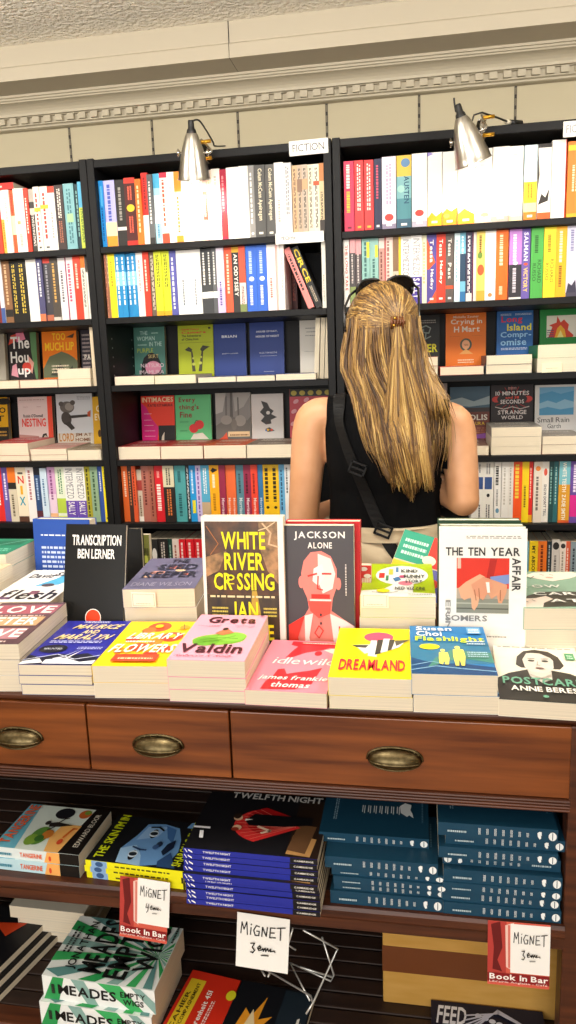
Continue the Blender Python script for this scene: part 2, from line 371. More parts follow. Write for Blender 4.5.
spine_row('right', 1, 195, [
 (344, 354, 'e8345c', 'crimson pink paperback with yellow white lettering', .203, [('g', .25, .62, .8, .95, 'fff4e6', 1, 1), ('g', .25, .28, .8, .58, 'ffd23c', 1, 1), lg('7a1030')]), (354.5, 363.5, 'ea3a3c', 'first scarlet paperback with white script', .203, [gk('ffe8e0', .3, .95, 2), lg('f5b83c')]),
 (364, 373.5, 'ea3a3c', 'second scarlet paperback with white script', .203, [gk('ffe8e0', .3, .95, 2), lg('f5b83c')]), (374, 381.5, '2b2f4d', 'navy paperback with red title', .203, [gk('d8506a', .45, .92), lg('f0f0f0')]),
 (382, 396, 'e8dcec', 'pale lilac paperback with red flower', .206, [('e', .5, .17, .32, .05, 'd8443c'), gk('b8a4c4', .35, .9, 2), bd(0, .08, '8f86a0'), lg('fff8f0', .05)]), (396.5, 411.5, '7fb3b8', 'teal and yellow painted paperback', .208, [bd(.72, 1, 'dcb84c'), ('e', .6, .9, .3, .06, '5f86b0'), bd(.0, .14, '3e6278'), bd(.14, .42, '4f8a94'), tx('AUSTEN', '28506a', .35, .72, .5, .85), ('e', .3, .55, .25, .05, '9fcfc4'), lg('fff8f0')]),
 (412, 427, W_, 'white paperback with red flower foot', .208, [('e', .5, .2, .3, .045, 'd8443c'), bd(0, .09, 'b8b2c4'), lg('fff8f0')]), (427.5, 442, W_, 'white paperback with yellow foot and violet corner', .208, [('p', [(0, .12), (.3, .2), (.6, .14), (1, .2), (1, 0), (0, 0)], 'f4a818'), ('p', [(0, .95), (.4, .98), (.2, 1), (0, 1)], '9a90d8'), lg('fff8f0')]),
 (442.5, 457.5, W_, 'white paperback with orange foliage foot', .208, [('p', [(0, .18), (.3, .24), (.6, .2), (1, .25), (1, 0), (0, 0)], 'f08a1c'), ('e', .3, .14, .2, .03, 'f8d048'), lg('fff8f0')]), (458, 474.5, W_, 'white paperback with amber foot under the lamp', .208, [('p', [(0, .15), (.4, .22), (1, .14), (1, 0), (0, 0)], 'f29420'), lg('fff8f0')]),
 (475, 492, W_, 'white paperback with faint speckled foot', .208, [('e', .6, .12, .25, .03, 'e8b070'), bd(0, .06, 'cdb8a4'), gk('e9e2dc', .4, .8)]), (492.5, 509, W_, 'white paperback with lilac smudge', .208, [('e', .6, .25, .32, .06, 'e0c4ea'), bd(0, .09, 'a89c94'), lg('fff8f0')]),
 (509, 523, W_, 'plain white paperback right of the second lamp', .208, [bd(0, .08, 'ead6a8'), gk('e8e2d8', .3, .9)]), (524, 537, 'cfe6ef', 'pale blue paperback with yellow and orange foot', .208, [bd(.24, .52, 'f6c828'), bd(.12, .24, 'f8e0a0'), bd(0, .12, 'ea7a20'), gk('a06a10', .3, .5, 2), lg('fff8f0')]),
 (537.6, 551, 'f4efe9', 'white paperback with black branches', .208, [bd(.95, 1, '2c2622'), ('p', [(.05, .2), (.3, .35), (.6, .3), (.9, .42), (.8, .25), (.3, .22)], '2c2622'), bd(0, .1, 'c65a22'), ('p', [(0, .4), (.12, .6), (0, .9)], '2c2622')]), (551.5, 566, W_, 'tall white paperback with red edge', .216, [('r', .94, 0, 1, 1, 'd83a2c'), gk('ece6e0', .3, .8)]),
 (567, 583, 'f0801c', 'bright orange paperback at the photo edge', .208, [bd(.88, .95, 'f8c828'), gk('ffe8c0', .35, .7, 2), bd(0, .06, 'e8b020')]), (584, 598, 'e8e0d0', 'cream paperback beyond the photo edge', .208, []),])
# --- second shelves
def brass(n): return [gk('d9bd4a', .15, .95, n)]
spine_row('left', 2, 285, [
 (-16, -8, '3c3a44', 'slate paperback at the photo edge', .2, [gk(W_)]), (-8, -2, '7c2f2a', 'maroon paperback at the photo edge', .2, [gk('f0d8b0')]), (-2, 2, 'e4e6ee', 'white and blue paperback', .2, [bd(0, .25, '4a62a0')]), (2, 9.5, '8a6142', 'brown paperback', .2, [bd(.1, .22, '2e2a26'), gk('d9b48a', .3, .95)]),
 (9.5, 17, '1f1c18', 'first black paperback with yellow title', .203, brass(2)), (17, 26.5, '1f1c18', 'second black paperback with yellow title', .203, brass(2)),
 (26.5, 37.5, 'fbf6f0', 'wide white paperback', .205, []), (37.5, 43.5, '514f77', 'slate violet paperback', .203, [gk('e8e6f0', .4, .95), bd(0, .12, 'd97a52')]),
 (43.5, 50.5, '413f46', 'charcoal paperback with red head', .205, [bd(.93, 1, 'd0443a'), gk('9a98a0', .3, .9), bd(0, .1, 'b8664a')]), (50.5, 58, '4f4740', 'grey brown paperback', .205, [gk('dcaa5a', .3, .92), bd(0, .06, 'cfc8be')]),
 (58, 65.5, 'efeaea', 'white paperback with grey title', .203, [gk('6a6670', .3, .8)]), (65.5, 74, 'f2e8ea', 'white paperback with pink title', .205, [gk('c0587a', .3, .9), ('r', 0, 0, .15, 1, '9a3a60')]),
 (74, 81.5, 'e6422a', 'scarlet paperback', .205, [gk('fbd8c8', .5, .9)]), (81.5, 86, 'efe8dc', 'white paperback with orange head', .212, [bd(.82, 1, 'ee7a22'), gk(K, .2, .8, 2)]), (86, 92, 'f6f2ea', 'short white paperback at the row end', .15, [gk('c8c0b4', .1, .3)])])
spine_row('middle', 2, 282, [
 (99.5, 104.5, 'd08a6e', 'salmon paperback', .205, [gk('6a2f22', .1, .95)]), (104.5, 109, 'd9c3a4', 'sand paperback', .205, [gk('5a4030', .1, .95), bd(0, .5, 'b58a68')]), (109, 116, 'ffe61c', 'lemon yellow paperback', .208, [gk('b8a010', .5, .9)]),
 (116, 121.5, '1d8ac8', 'first of four matching blue paperbacks', .208, [bd(.5, .72, '8fd0f0'), gk('ffffff', .2, .95)]), (121.5, 126.5, '1d8ac8', 'second of four matching blue paperbacks', .208, [bd(.5, .72, '8fd0f0'), gk('ffffff', .2, .95)]), (126.5, 131.5, '1d8ac8', 'third of four matching blue paperbacks', .208, [bd(.5, .72, '8fd0f0'), gk('ffffff', .2, .95)]), (131.5, 137, '1d8ac8', 'fourth of four matching blue paperbacks', .208, [bd(.5, .72, '8fd0f0'), gk('ffffff', .2, .95)]),
 (137, 143.5, 'f7eeea', 'pinkish white paperback', .208, [gk('d8a8a8', .4, .9)]), (143.5, 149.5, 'e43a26', 'red paperback', .208, [gk('fbd8c8', .4, .9)]), (149.5, 155, '6f5f52', 'brown speckled paperback', .206, [gk('e8dcc8', .1, .95, 2)]), (155, 162.5, 'd3dc2a', 'first chartreuse paperback', .206, [gk('5f6412', .45, .95, 2), bd(0, .08, 'e8a820')]), (162.5, 170, 'd3dc2a', 'second chartreuse paperback', .206, [gk('5f6412', .45, .95, 2), bd(0, .08, 'e8a820')]),
 (170, 176.5, '5658a6', 'violet blue paperback', .206, [gk('f4f0fa', .1, .9)]), (176.5, 189.5, 'f6f4f0', 'first wide white paperback with dotted title', .206, [gk('6a7482', .15, .55, 1, .4, .6)]), (189.5, 200.8, 'f3f1ee', 'second wide white paperback with dotted title', .206, [gk('6a7482', .15, .55, 1, .4, .6)]),
 (201, 207.5, '3d3f42', 'first charcoal paperback with white band', .204, [bd(.24, .34, 'f4f2ee'), gk('e8e6e0', .45, .95)]), (207.5, 212.5, '3d3f42', 'second charcoal paperback with white band', .204, [bd(.24, .34, 'f4f2ee'), gk('e8e6e0', .45, .95)]), (212.5, 217, '5c5e62', 'grey paperback with white band', .204, [bd(.24, .34, 'f4f2ee'), gk('e8e6e0', .45, .95)]),
 (217, 224.5, 'e6def2', 'pale lavender paperback', .206, [bd(0, .4, 'cbbce8'), gk('5a4a98', .12, .5)]), (224.5, 232, 'ee5a38', 'coral red paperback', .206, [gk('fbd0b8', .3, .9)]), (232, 239.5, '33302f', 'black paperback titled in white capitals', .206, [tx('AN ODYSSEY', 'f4f0e8', .25, .9), bd(.92, 1, 'e8b020')]), (239.5, 246, 'f0d8d0', 'white and red paperback', .206, [bd(.45, 1, 'e05038'), gk('5a2a22', .1, .4, 2), bd(0, .12, '7c8a52')]),
 (246.5, 257, '2f66d0', 'first royal blue paperback with white spot', .208, [('e', .5, .5, .25, .035, 'e8f0fb'), gk('bcd4f6', .58, .92), gk('dfe9fb', .1, .4)]), (257, 267.5, '2f66d0', 'second royal blue paperback with white spot', .208, [('e', .5, .5, .25, .035, 'e8f0fb'), gk('bcd4f6', .58, .92), gk('dfe9fb', .1, .4)]),
 (267.5, 276, 'f7f0ee', 'white paperback right of the blue pair', .208, [gk('b87a70', .2, .5)]), (276, 280.5, 'e9b8b0', 'pink striped narrow paperback', .206, [('r', .5, 0, 1, 1, 'fbf4f0')]), (280.5, 284.5, 'f4efea', 'narrow white paperback before the leaning pair', .206, [gk('c8b8b0', .3, .8)])])
spine_row('right', 2, 270, [
 (343.7, 349.5, 'f6f1ea', 'white paperback titled in red capitals', .205, [tx('THE LONG TAKE', 'b8322c', .25, .92, .3, .75)]), (350, 355.6, '4a4446', 'first charcoal and pink paperback', .203, [bd(.8, 1, 'e2a0a4'), gk('cfc4c0', .35, .78), bd(.0, .3, '8a9a5a')]), (355.6, 361.5, '55484c', 'second charcoal and pink paperback', .203, [bd(.78, 1, 'e2a0a4'), gk('cfc4c0', .35, .78), bd(.0, .3, 'b8a03a')]),
 (362, 370, '8cbcb4', 'first sage teal paperback with yellow title', .206, [('r', .6, .72, .95, .95, 'e8d83a'), gk('3a6a68', .2, .95)]), (370, 378.5, '92c0b8', 'second sage teal paperback with yellow title', .206, [('r', .6, .72, .95, .9, 'e8d83a'), gk('3a6a68', .2, .7)]), (378.8, 384.5, 'c99a8e', 'dusty rose paperback', .206, [bd(.85, 1, 'e8d8d0'), gk('7a3a34', .2, .8)]),
 (384.5, 393, 'ecd6cc', 'pale pink paperback', .206, [('r', 0, 0, .2, 1, 'c05a58'), gk('a87068', .3, .95)]), (393, 398.6, 'd8c8b4', 'beige and brown paperback', .206, [bd(.5, 1, '8a6a4c'), gk('3a2c22', .1, .45)]), (398.6, 401, 'f2cf30', 'thin yellow paperback', .206, []),
 (401, 411, 'f4f1ee', 'first white paperback with violet foot', .208, [bd(0, .4, '4f3d9c'), tx('INTERMEZZO', '8a8890', .42, .96, .2, .8, 0), tx('SALLY', 'f4f1ee', .08, .38, .2, .8)]), (411, 422, 'f4f1ee', 'second white paperback with violet foot', .208, [bd(0, .4, '4f3d9c'), tx('INTERMEZZO', '8a8890', .42, .96, .2, .8, 0), tx('SALLY', 'f4f1ee', .08, .38, .2, .8)]),
 (422, 426.8, 'f3efcf', 'narrow cream paperback', .208, [gk('a8a060', .3, .9)]), (427, 436.5, '564a9a', 'violet and orange red paperback', .208, [('p', [(0, .95), (.9, .6), (.2, .5), (0, .5)], 'e85a2c'), ('p', [(0, 0), (1, 0), (1, .2), (.4, .05)], 'e85a2c'), tx('Tessa', 'fff4ea', .6, .93, .3, .7), tx('Hadley', 'fff4ea', .2, .5, .3, .7), lg('fff4ea')]),
 (436.5, 445.7, 'e03c26', 'red paperback with white script', .208, [tx('Tessa', 'fff4ea', .68, .93, .3, .7), tx('Hadley', 'fff4ea', .28, .62, .3, .7), lg('fff4ea')]), (445.7, 454, '5d5450', 'brown grey paperback with white script', .208, [tx('Tessa', 'fff4ea', .68, .93, .3, .7), tx('Past', 'fff4ea', .35, .58, .3, .7), bd(.2, .25, 'd8522c'), lg('fff4ea')]), (454.4, 460, 'd8ecf4', 'ice blue paperback', .208, [gk('8ab8cc', .3, .9)]),
 (460, 465.8, '74b8d4', 'blue paperback with dark title', .208, [gk('ffffff', .3, .95), bd(.3, .7, '24405c'), bd(0, .15, '2a6fa8')]), (466, 472, '3c3450', 'aubergine and white paperback', .208, [gk('f4eef4', .1, .95, 2), bd(0, .12, 'e8e0d8')]), (472, 476.5, 'efe6e2', 'narrow white and plum paperback', .208, [('r', 0, 0, .35, 1, '6a2a4a')]), (476.5, 485, 'f3d36a', 'yellow paperback with red and green pattern', .208, [('e', .5, .45, .4, .08, 'dd5a2c'), ('e', .4, .66, .3, .05, '6a8a3a'), bd(0, .15, 'c8a83a'), gk('7a4a18', .7, .95)]),
 (485, 495.7, 'faf7f3', 'white paperback with small orange mark', .208, [('e', .5, .08, .2, .03, 'e08a4a')]), (495.7, 508, 'f26a18', 'orange paperback', .21, [gk('fbd8b0', .5, .95), gk('fbd8b0', .08, .2)]), (509, 521.5, 'c082d0', 'orchid paperback with black foot', .21, [bd(.03, .5, '2f2b33'), bd(0, .03, 'f0ece8'), gk('f4eaf8', .55, .93), gk('cfc8d4', .1, .45), ('e', .5, .52, .2, .025, 'f0e8f4')]),
 (521.5, 530, '6a58a8', 'purple paperback titled in white and gold', .21, [tx('SALMAN', 'f4f0fa', .55, .95, .25, .75), tx('VICTORY', 'f0d05a', .1, .45, .25, .75), ('e', .5, .5, .25, .02, 'e05a3c')]), (530.6, 543, '4ca84a', 'green paperback titled in dark capitals', .212, [tx('RICHARD', '1f4a22', .22, .55, .55, .85, 0), tx('RUSSO', '1f4a22', .25, .5, .15, .42, 0), gk('2a6a2c', .65, .9)]), (543.4, 555.5, 'f8e02c', 'yellow paperback titled in dark capitals', .212, [tx('RICHARD', '6a5a10', .22, .55, .55, .85, 0), tx('RUSSO', '6a5a10', .25, .5, .15, .42, 0), gk('a88a18', .65, .9)]),
 (555.7, 566.3, 'fab31c', 'amber paperback', .212, [gk('fff0c8', .5, .95), gk('8a5a10', .15, .45)]), (566.3, 578, 'd5d4ea', 'pale violet paperback with dark tree foot', .214, [bd(0, .06, '4a4658'), ('p', [(.05, .06), (.2, .2), (.5, .16), (.8, .24), (.95, .06)], '3a364c'), gk('8a88b4', .65, .95)]), (578, 590, 'e8e0d8', 'cream paperback past the photo edge', .21, [])])
# --- fifth shelves
spine_row('left', 5, 495, [
 (-14, -6, '2a4a7c', 'navy paperback at the photo edge', .2, [gk(W_)]), (-6, 2.5, 'e02f2c', 'red paperback at the photo edge', .2, [gk(W_, .3, .9)]), (2.5, 9, '6a58a8', 'purple paperback', .198, [gk('e8e0f4', .4, .9)]), (9, 17, 'd8ccb4', 'stone paperback with orange head', .198, [bd(.72, 1, 'ee7a28'), bd(.6, .72, '2c2824'), gk('6a5c44', .1, .5)]),
 (17, 27, 'f2e2c8', 'cream paperback with big coloured letters', .203, [('t', 'N', .2, .7, .8, .84, 'd8382c'), ('t', 'I', .38, .5, .62, .66, 'f0b020'), ('t', 'X', .2, .3, .8, .46, '2a9ab0'), ('g', .25, .87, .75, .94, K, 1), bd(0, .1, '5a3a2c')]), (27, 35, 'f4ecea', 'pinkish white paperback', .203, [gk('b8787a', .4, .95)]), (35, 41.5, '2c4a78', 'navy paperback', .203, [bd(.85, 1, '1a1d2c'), bd(0, .2, '5a2a34'), gk('a8c0e0', .4, .8)]), (41.5, 48, 'cfe2f2', 'pale blue paperback', .19, [gk('5a80a8', .3, .8)]),
 (48, 55.5, 'd8a8d0', 'pink lilac paperback', .2, [bd(0, .15, 'f0b888'), bd(.15, .5, 'ecd0e4'), gk('884a80', .4, .95)]), (55.5, 65, 'e8efd8', 'white and lime paperback', .203, [bd(.15, .42, 'b8d04a'), gk('4a8a5a', .5, .95, 2), bd(0, .1, 'd4e070')]), (65, 76, 'f4f2ee', 'first white paperback with purple foot', .203, [bd(0, .38, '6a4ab0'), tx('INTERMEZZO', '8a8890', .42, .96, .15, .8, 0), tx('SALLY', 'f4f1ee', .12, .36, .2, .8)]), (76, 86, 'f4f2ee', 'second white paperback with purple foot', .203, [bd(0, .38, '6a4ab0'), tx('INTERMEZZO', '8a8890', .42, .96, .15, .8, 0), tx('SALLY', 'f4f1ee', .12, .36, .2, .8)]),
 (86, 91.5, 'a8a02c', 'olive paperback', .203, [gk('3a380c', .1, .95)]), (91.5, 99, '90ac8c', 'sage green paperback', .2, [gk('3e5c40', .2, .9)]), (99, 103.5, '3454a4', 'blue paperback', .2, [gk('e8ecf8', .55, .9)]), (103.5, 110, 'ffe81c', 'lemon yellow paperback at the row end', .203, [gk('a89a10', .6, .9), lg('333333')])])
spine_row('middle', 5, 495, [
 (121.9, 128.7, 'ee6a28', 'orange paperback', .203, [gk('fbe0c8', .45, .9)]), (128.7, 133, '3a241e', 'dark brown paperback', .2, [gk('c87a4a', .3, .9)]), (133, 137, 'd8562c', 'rust paperback', .206, [gk('6a1a0c', .3, .9)]), (137, 142, 'cfc0ac', 'beige short paperback', .18, [bd(.6, .8, 'a83a34'), gk('6a5040', .1, .5), bd(0, .1, 'f0ece4')]), (142, 149.5, 'b06a5c', 'first rose brown paperback', .203, [gk('6a2a24', .3, .9)]), (149.5, 155, 'a8624f', 'second rose brown paperback', .203, [gk('6a2a24', .1, .9)]),
 (155, 164, 'd81f2a', 'crimson paperback', .203, [gk('fbe8e0', .2, .68, 1, .2, .9), gk('f4a8a0', .78, .9)]), (164, 175, '2a2320', 'cream and black paperback', .206, [bd(.62, 1, 'ddd4b4'), gk(K, .66, .95, 2), gk('d87a3a', .12, .58, 2)]), (175, 186, '4fa0a4', 'teal paperback', .206, [gk('1f5a60', .1, .5), gk('1f5a60', .7, .9)]), (186, 189.5, '2a3436', 'thin black and white paperback', .203, [gk('e8f0f0', .05, .95, 2)]),
 (189.5, 196, '2296dc', 'sky blue paperback with yellow lettering', .203, [('r', .3, .15, .8, .38, 'f2e230'), gk('d8f0ff', .5, .92)]), (196, 201.5, 'd4c4ea', 'lavender paperback', .203, [gk('7a5aa8', .1, .95)]), (201.5, 210, '58aed4', 'light blue and sand paperback', .203, [bd(0, .35, 'c8ac8a'), gk('f4fafc', .5, .95, 2)]),
 (210, 219.5, 'ffb41c', 'sunflower yellow paperback with black bird', .203, [('p', [(.15, .9), (.4, .95), (.9, .91), (.6, .88), (.35, .86)], K), gk('fff4d8', .6, .84), gk('b87a10', .2, .5)]), (219.5, 226, '9a2a4a', 'first maroon paperback with white script', .2, [tx('Morrison', 'f4dce4', .1, .42, .3, .75)]), (226, 231.5, 'f0703c', 'first coral orange paperback', .2, [tx('Morrison', 'fbe4d8', .1, .42, .3, .75)]), (231.5, 236, 'f0703c', 'second coral orange paperback', .2, [tx('Morrison', 'fbe4d8', .1, .42, .3, .75)]),
 (236.3, 244, '5c8c9c', 'dusty teal paperback', .2, [tx('Morrison', 'dce9ec', .1, .42, .3, .75), gk('2a4a54', .5, .85)]), (244, 251.3, '9a2a4a', 'second maroon paperback with white script', .2, [tx('Morrison', 'f4dce4', .1, .42, .3, .75), gk('4a0c20', .5, .85)]), (251.3, 258, 'ea4630', 'vermilion paperback', .2, [tx('Morrison', 'fbe4d8', .1, .42, .3, .75), gk('8a1a10', .5, .85)]), (258, 263, '3a7cb4', 'steel blue paperback', .2, [tx('Morrison', 'dce9f4', .1, .42, .3, .75)]),
 (263, 271, 'f6c41c', 'first golden paperback', .203, [gk('3a2c08', .35, .95, 1, .25, .9), ('e', .5, .25, .2, .025, '3a2c08')]), (271, 279, 'f6c41c', 'second golden paperback', .203, [gk('3a2c08', .35, .95, 1, .25, .9), ('e', .5, .25, .2, .025, '3a2c08')]), (279, 284.7, '6ab0dc', 'light blue paperback', .203, [gk('2a5a80', .2, .9)]), (284.7, 290, 'f0efee', 'white paperback beside the bare arm', .203, [gk('4a4a4c', .5, .95), ]), (290, 299, 'e8e4dc', 'cream paperback tucked behind the bare arm', .203, [])])
spine_row('right', 5, 495, [
 (471, 477, 'ece8e2', 'white paperback half behind the elbow', .2, [gk(K, .2, .9)]), (477, 483, 'f4f1ea', 'first white paperback with blue square', .203, [bd(.55, .75, '3a5690'), gk('3a3a40', .05, .3), gk('8a8a90', .82, .96)]), (483, 493.5, 'f4f1ea', 'second white paperback with blue square', .203, [('r', .15, .55, .85, .75, '3a5690'), gk('3a3a40', .04, .3, 2), gk('8a8a90', .8, .97, 2), ('e', .5, .45, .15, .03, '222222')]),
 (494, 501, 'f6f4f0', 'white paperback with black capitals', .203, [gk('222222', .62, .93, 1, .2, .9), ('e', .5, .2, .25, .04, '6a9ab8'), gk('9a9a9a', .28, .55)]), (501.4, 508, 'f4f1ec', 'plain white paperback', .203, [gk('c8c2b8', .3, .9)]), (508, 513.3, 'efeae4', 'narrow grey white paperback', .203, [gk('b8b2a8', .3, .9)]), (513.3, 522, 'fb5a1c', 'vivid orange paperback', .203, [gk('fbd848', .4, .95, 1, .2, .9)]), (522, 529, 'ffdf1c', 'vivid yellow paperback', .203, [gk('8a6a10', .25, .6)]),
 (529, 533, 'e42a24', 'narrow red paperback', .203, [gk('fbd8c8', .4, .9), bd(0, .12, 'f0b020')]), (533.5, 542, 'efe4d4', 'cream paperback with orange flower', .203, [('e', .5, .88, .3, .04, 'ea8a3c'), gk('7a7068', .2, .75)]), (542, 549, 'f4efe6', 'cream paperback titled in grey capitals', .203, [tx('SHOW DON\'T TELL', '5a5a5e', .1, .62, .3, .7), ('e', .5, .82, .25, .06, 'e8604a')]), (549, 554, '1f4a4c', 'dark teal paperback', .203, [gk('8ab8b0', .3, .9)]), (554, 558.5, '2c6a70', 'mid teal paperback', .203, [gk('a8d0cc', .3, .9)]),
 (558.7, 570, 'e0a02c', 'blue and gold paperback with white capitals', .206, [bd(.62, 1, '7cc0cc'), tx('WHITE TEETH', 'fbf4e4', .5, .98, .3, .65), tx('ZADIE SMITH', 'fbf4e4', .05, .46, .3, .65), bd(0, .04, 'd85a28')]), (570, 580, '6a4aa0', 'purple and magenta paperback at the photo edge', .203, [bd(.1, .45, 'd8288c'), gk('f4e8f8', .5, .95)]), (580, 590, 'd0c8b8', 'stone paperback past the photo edge', .203, [])])
# --- sixth shelves, mostly hidden by the table display
spine_row('middle', 6, 552, [
 (144.8, 151, '26201e', 'black paperback', .2, [gk('b8a8a0', .4, .9)]), (151, 158, '2c2a2a', 'black paperback with white figure', .2, [('e', .5, .72, .35, .12, 'e8e4e0')]), (158, 167.7, '2a2625', 'wide black paperback', .2, [gk('d8d0c8', .5, .95, 2)]), (167.7, 172, '24463e', 'bottle green paperback', .2, [gk('a8c8b8', .4, .9)]), (172, 178.7, 'ecdcd4', 'pinkish white paperback', .2, [gk('a86a60', .4, .9)]),
 (179, 185.5, 'e01f2c', 'first of three matching red paperbacks', .2, [gk('fbe0dc', .4, .95)]), (186, 193.7, 'e01f2c', 'second of three matching red paperbacks', .2, [gk('fbe0dc', .4, .95)]), (194, 202, 'e01f2c', 'third of three matching red paperbacks', .2, [gk('fbe0dc', .4, .95)]), (203, 212, 'd8ccb8', 'stone paperback', .2, [])])
spine_row('right', 6, 556, [
 (524.7, 529.3, '7ab4c4', 'light blue paperback', .2, [gk('2a5a68', .4, .95)]), (529.7, 538.3, 'f4d21c', 'yellow paperback titled in dark capitals', .2, [tx('MY ABSOLUTE', '3a3208', .3, .92, .3, .7)]), (538.3, 547.2, 'f07a24', 'orange paperback', .2, [gk('7a2a0c', .4, .95)]), (547.6, 552, '24343c', 'dark slate paperback', .2, [gk('a8b8c0', .4, .95)]),
 (552, 560, 'd8d2cc', 'white paperback with black head', .206, [('e', .5, .9, .4, .06, '2a2826'), gk('7a7470', .3, .75)]), (560, 566, 'efe4d8', 'cream paperback with black top', .2, [('e', .5, .93, .4, .04, '3a3634'), gk('a89a88', .4, .85)]), (566, 570.6, 'ea6a44', 'coral paperback', .2, [gk('fbd8c8', .4, .9)]), (570.6, 578, '8a9aa4', 'blue grey paperback at the photo edge', .2, [gk('2a3a44', .4, .9)]), (578, 588, '2a3a4c', 'navy paperback past the photo edge', .2, [])])
# odd ones on the spine rows
book('paperback', 'salmon pink paperback leaning left in the second shelf gap', .13, .198, .02, Mspine(*at(308.6, 308.5, YB + .04).xy, SH[2] + .0010, -22), 'ee8a86', (), [gk('2a1a1a', .3, .9, 1, .25, .8)], group='pair leaning in the gap')
book('paperback', 'black paperback with big yellow letters leaning in the second shelf gap', .13, .200, .021, Mspine(*at(316.6, 308.5, YB + .04).xy, SH[2] + .0010, -22), '1c1a1a', (), [tx('CIRCE', 'f4d428', .42, .97, .15, .85), gk('c8b8a0', .1, .36, 2)], group='pair leaning in the gap')
book('paperback', 'slim cream book upright against the right end below the white shelf label', .13, .2, .012, Mspine(XM1 - .024 - .0145, YB + .02, SH[2] + .0008), 'f3efe4', (), [gk('c8c0b0', .1, .5)])
book('paperback', 'dark red paperback shelved deep behind the leaning pair', .085, .19, .02, Mspine(at(284.6, 282, YB + .1).x + .008, YB + .178, SH[2] + .0008), '4a1214', (), [gk('a04a3a', .2, .9, 2)])
book('paperback', 'red book lying flat on top of the top left row', .13, .2, .02, Mspineflat(at(11, 178, YB + .03).x, YB + .04, SH[1] + .2045), 'd8281f', (), [gk('fbd8c8', .2, .8)])
# ==== face-out books and the flat stacks under them ===========================================
def shelf_stack(case, row, pxl, pxr, books, note):
    """books bottom first: (thickness, cover hex, look)"""
    z = SH[row] + .0006; y0 = YB + .014
    x0, x1 = at(pxl, 380 if row == 3 else 455, y0).x + .001, at(pxr, 380 if row == 3 else 455, y0).x - .001
    x0 = max(x0, INT[case][0] + .002); x1 = min(x1, INT[case][1] - .002)
    for i, (t, col, look) in enumerate(books):
        pos = '' if len(books) == 1 else (', bottom of %d' % len(books) if i == 0 else ', top of %d' % len(books) if i == len(books) - 1 else ', middle of %d' % len(books))
        pos = pos.replace(' 2', ' two').replace(' 3', ' three')
        book('paperback', '%s lying flat %s%s' % (look, note, pos), x1 - x0, .2, t - .0004, Mflat(x0, y0 + rnd.uniform(0, .006), z), col, cat='book',
             front=[('g', .15, .6, .85, .9, 'f0e8dc', 3), ('g', .2, .15, .8, .35, 'e0d4c4', 2)], group='flat stacks on the %s of the %s bookcase' % (SHN[row], case))
        z += t
    return z
def faceout(name, label, case, row, pxl, pxr, ptop, t, cover, front, zvis, pages='d8c8ac', lean=5, yf=YB + .242, yaw=0, side=0):
    zfoot = SH[row] + .0006; zt = None; h = .19
    for _ in range(4):
        yt = yf + h * math.sin(R(lean)); zt = at((pxl + pxr) / 2, ptop, yt).z; h = (zt - zfoot) / math.cos(R(lean))
    h = min(h, (SH[row - 1] - .0215 - zfoot - t * math.sin(R(lean))) / math.cos(R(lean)))
    xm = [at(p, ptop + 30, yf - t + .008).x for p in (pxl, pxr)]
    xm[0] = max(xm[0], INT[case][0] + .002); xm[1] = min(xm[1], INT[case][1] - .002)
    wv = xm[1] - xm[0]
    vis = max(0, (zvis - zfoot) * (.94 if zvis < H0 else 1) + (zvis - H0) * (yf - t - YB - .214) / (YB + .214)) / h
    mv = lambda b_: vis + (1 - vis) * b_
    art = []
    for it in front:      # the artwork's lower margin sits above the stack that stands in front of it
        it = list(it)
        if it[0] in 'pl': it[1] = [(u_, mv(v_)) for u_, v_ in it[1]]
        elif it[0] == 'e': it[2] = mv(it[2]); it[4] *= 1 - vis
        elif it[0] == 'r': it[2] = mv(it[2]) if it[2] > 0 else 0; it[4] = mv(it[4])
        elif it[0] == 'g': it[2] = mv(it[2]); it[4] = mv(it[4])
        else: it[3] = mv(it[3]); it[5] = mv(it[5])
        art.append(tuple(it))
    M = Mstand(xm[0], yf, zfoot, lean, yaw)
    # the block stands behind its front cover: keep the cover plane where the photo shows it
    return book(name, label, wv, h, t, M @ Matrix.Translation((0, 0, 0)), cover, art, pages=pages, group='face-out books on the %s of the %s bookcase' % (SHN[row], case))
YF = YB + .185
# third shelf, left bookcase
z0 = shelf_stack('left', 3, -16, 18, [(.027, 'b8956a', 'tan paperback')], 'at the photo edge, third shelf left bookcase')
z1 = shelf_stack('left', 3, 19, 57, [(.027, 'c23a34', 'red edged cream paperback')], 'below the black and white lettered cover')
z2 = shelf_stack('left', 3, 57.5, 90.5, [(.026, 'b89060', 'wide cream paperback'), (.034, 'd8c0a0', 'thick cream paperback with red edge')], 'below the elephant cover')
faceout('paperback', 'grey beige paperback mostly cut off by photo edge, third shelf', 'left', 3, -30, 5, 328, .02, 'b0a898', [], z0)
faceout('paperback', 'black cover with jagged white The Hou lettering and red shapes, left bookcase', 'left', 3, 9, 37, 327, .02, '2c2628', [
 ('p', [(.0, .75), (.25, .82), (.3, .98), (.1, .95)], 'e0503c'), ('p', [(.3, .8), (.62, .86), (.55, 1), (.28, 1)], 'e888a8'), ('p', [(.78, 1), (1, 1), (1, 0), (.92, 0), (.8, .6)], '5f8a5c'), ('p', [(.7, .5), (.88, .35), (.8, .12), (.6, .3)], 'e8a898'), ('p', [(.05, .1), (.3, .05), (.25, .35), (.1, .3)], 'e8a0b0'), ('e', .62, .27, .16, .1, 'e04a3c'),
 ('t', 'The', .08, .66, .75, .92, 'f8f4ee', 1), ('t', 'Hou', .06, .36, .7, .6, 'f8f4ee', 1), ('t', 'up', .3, .05, .75, .24, 'f8f4ee', 1)], z1, pages='a88f6c')
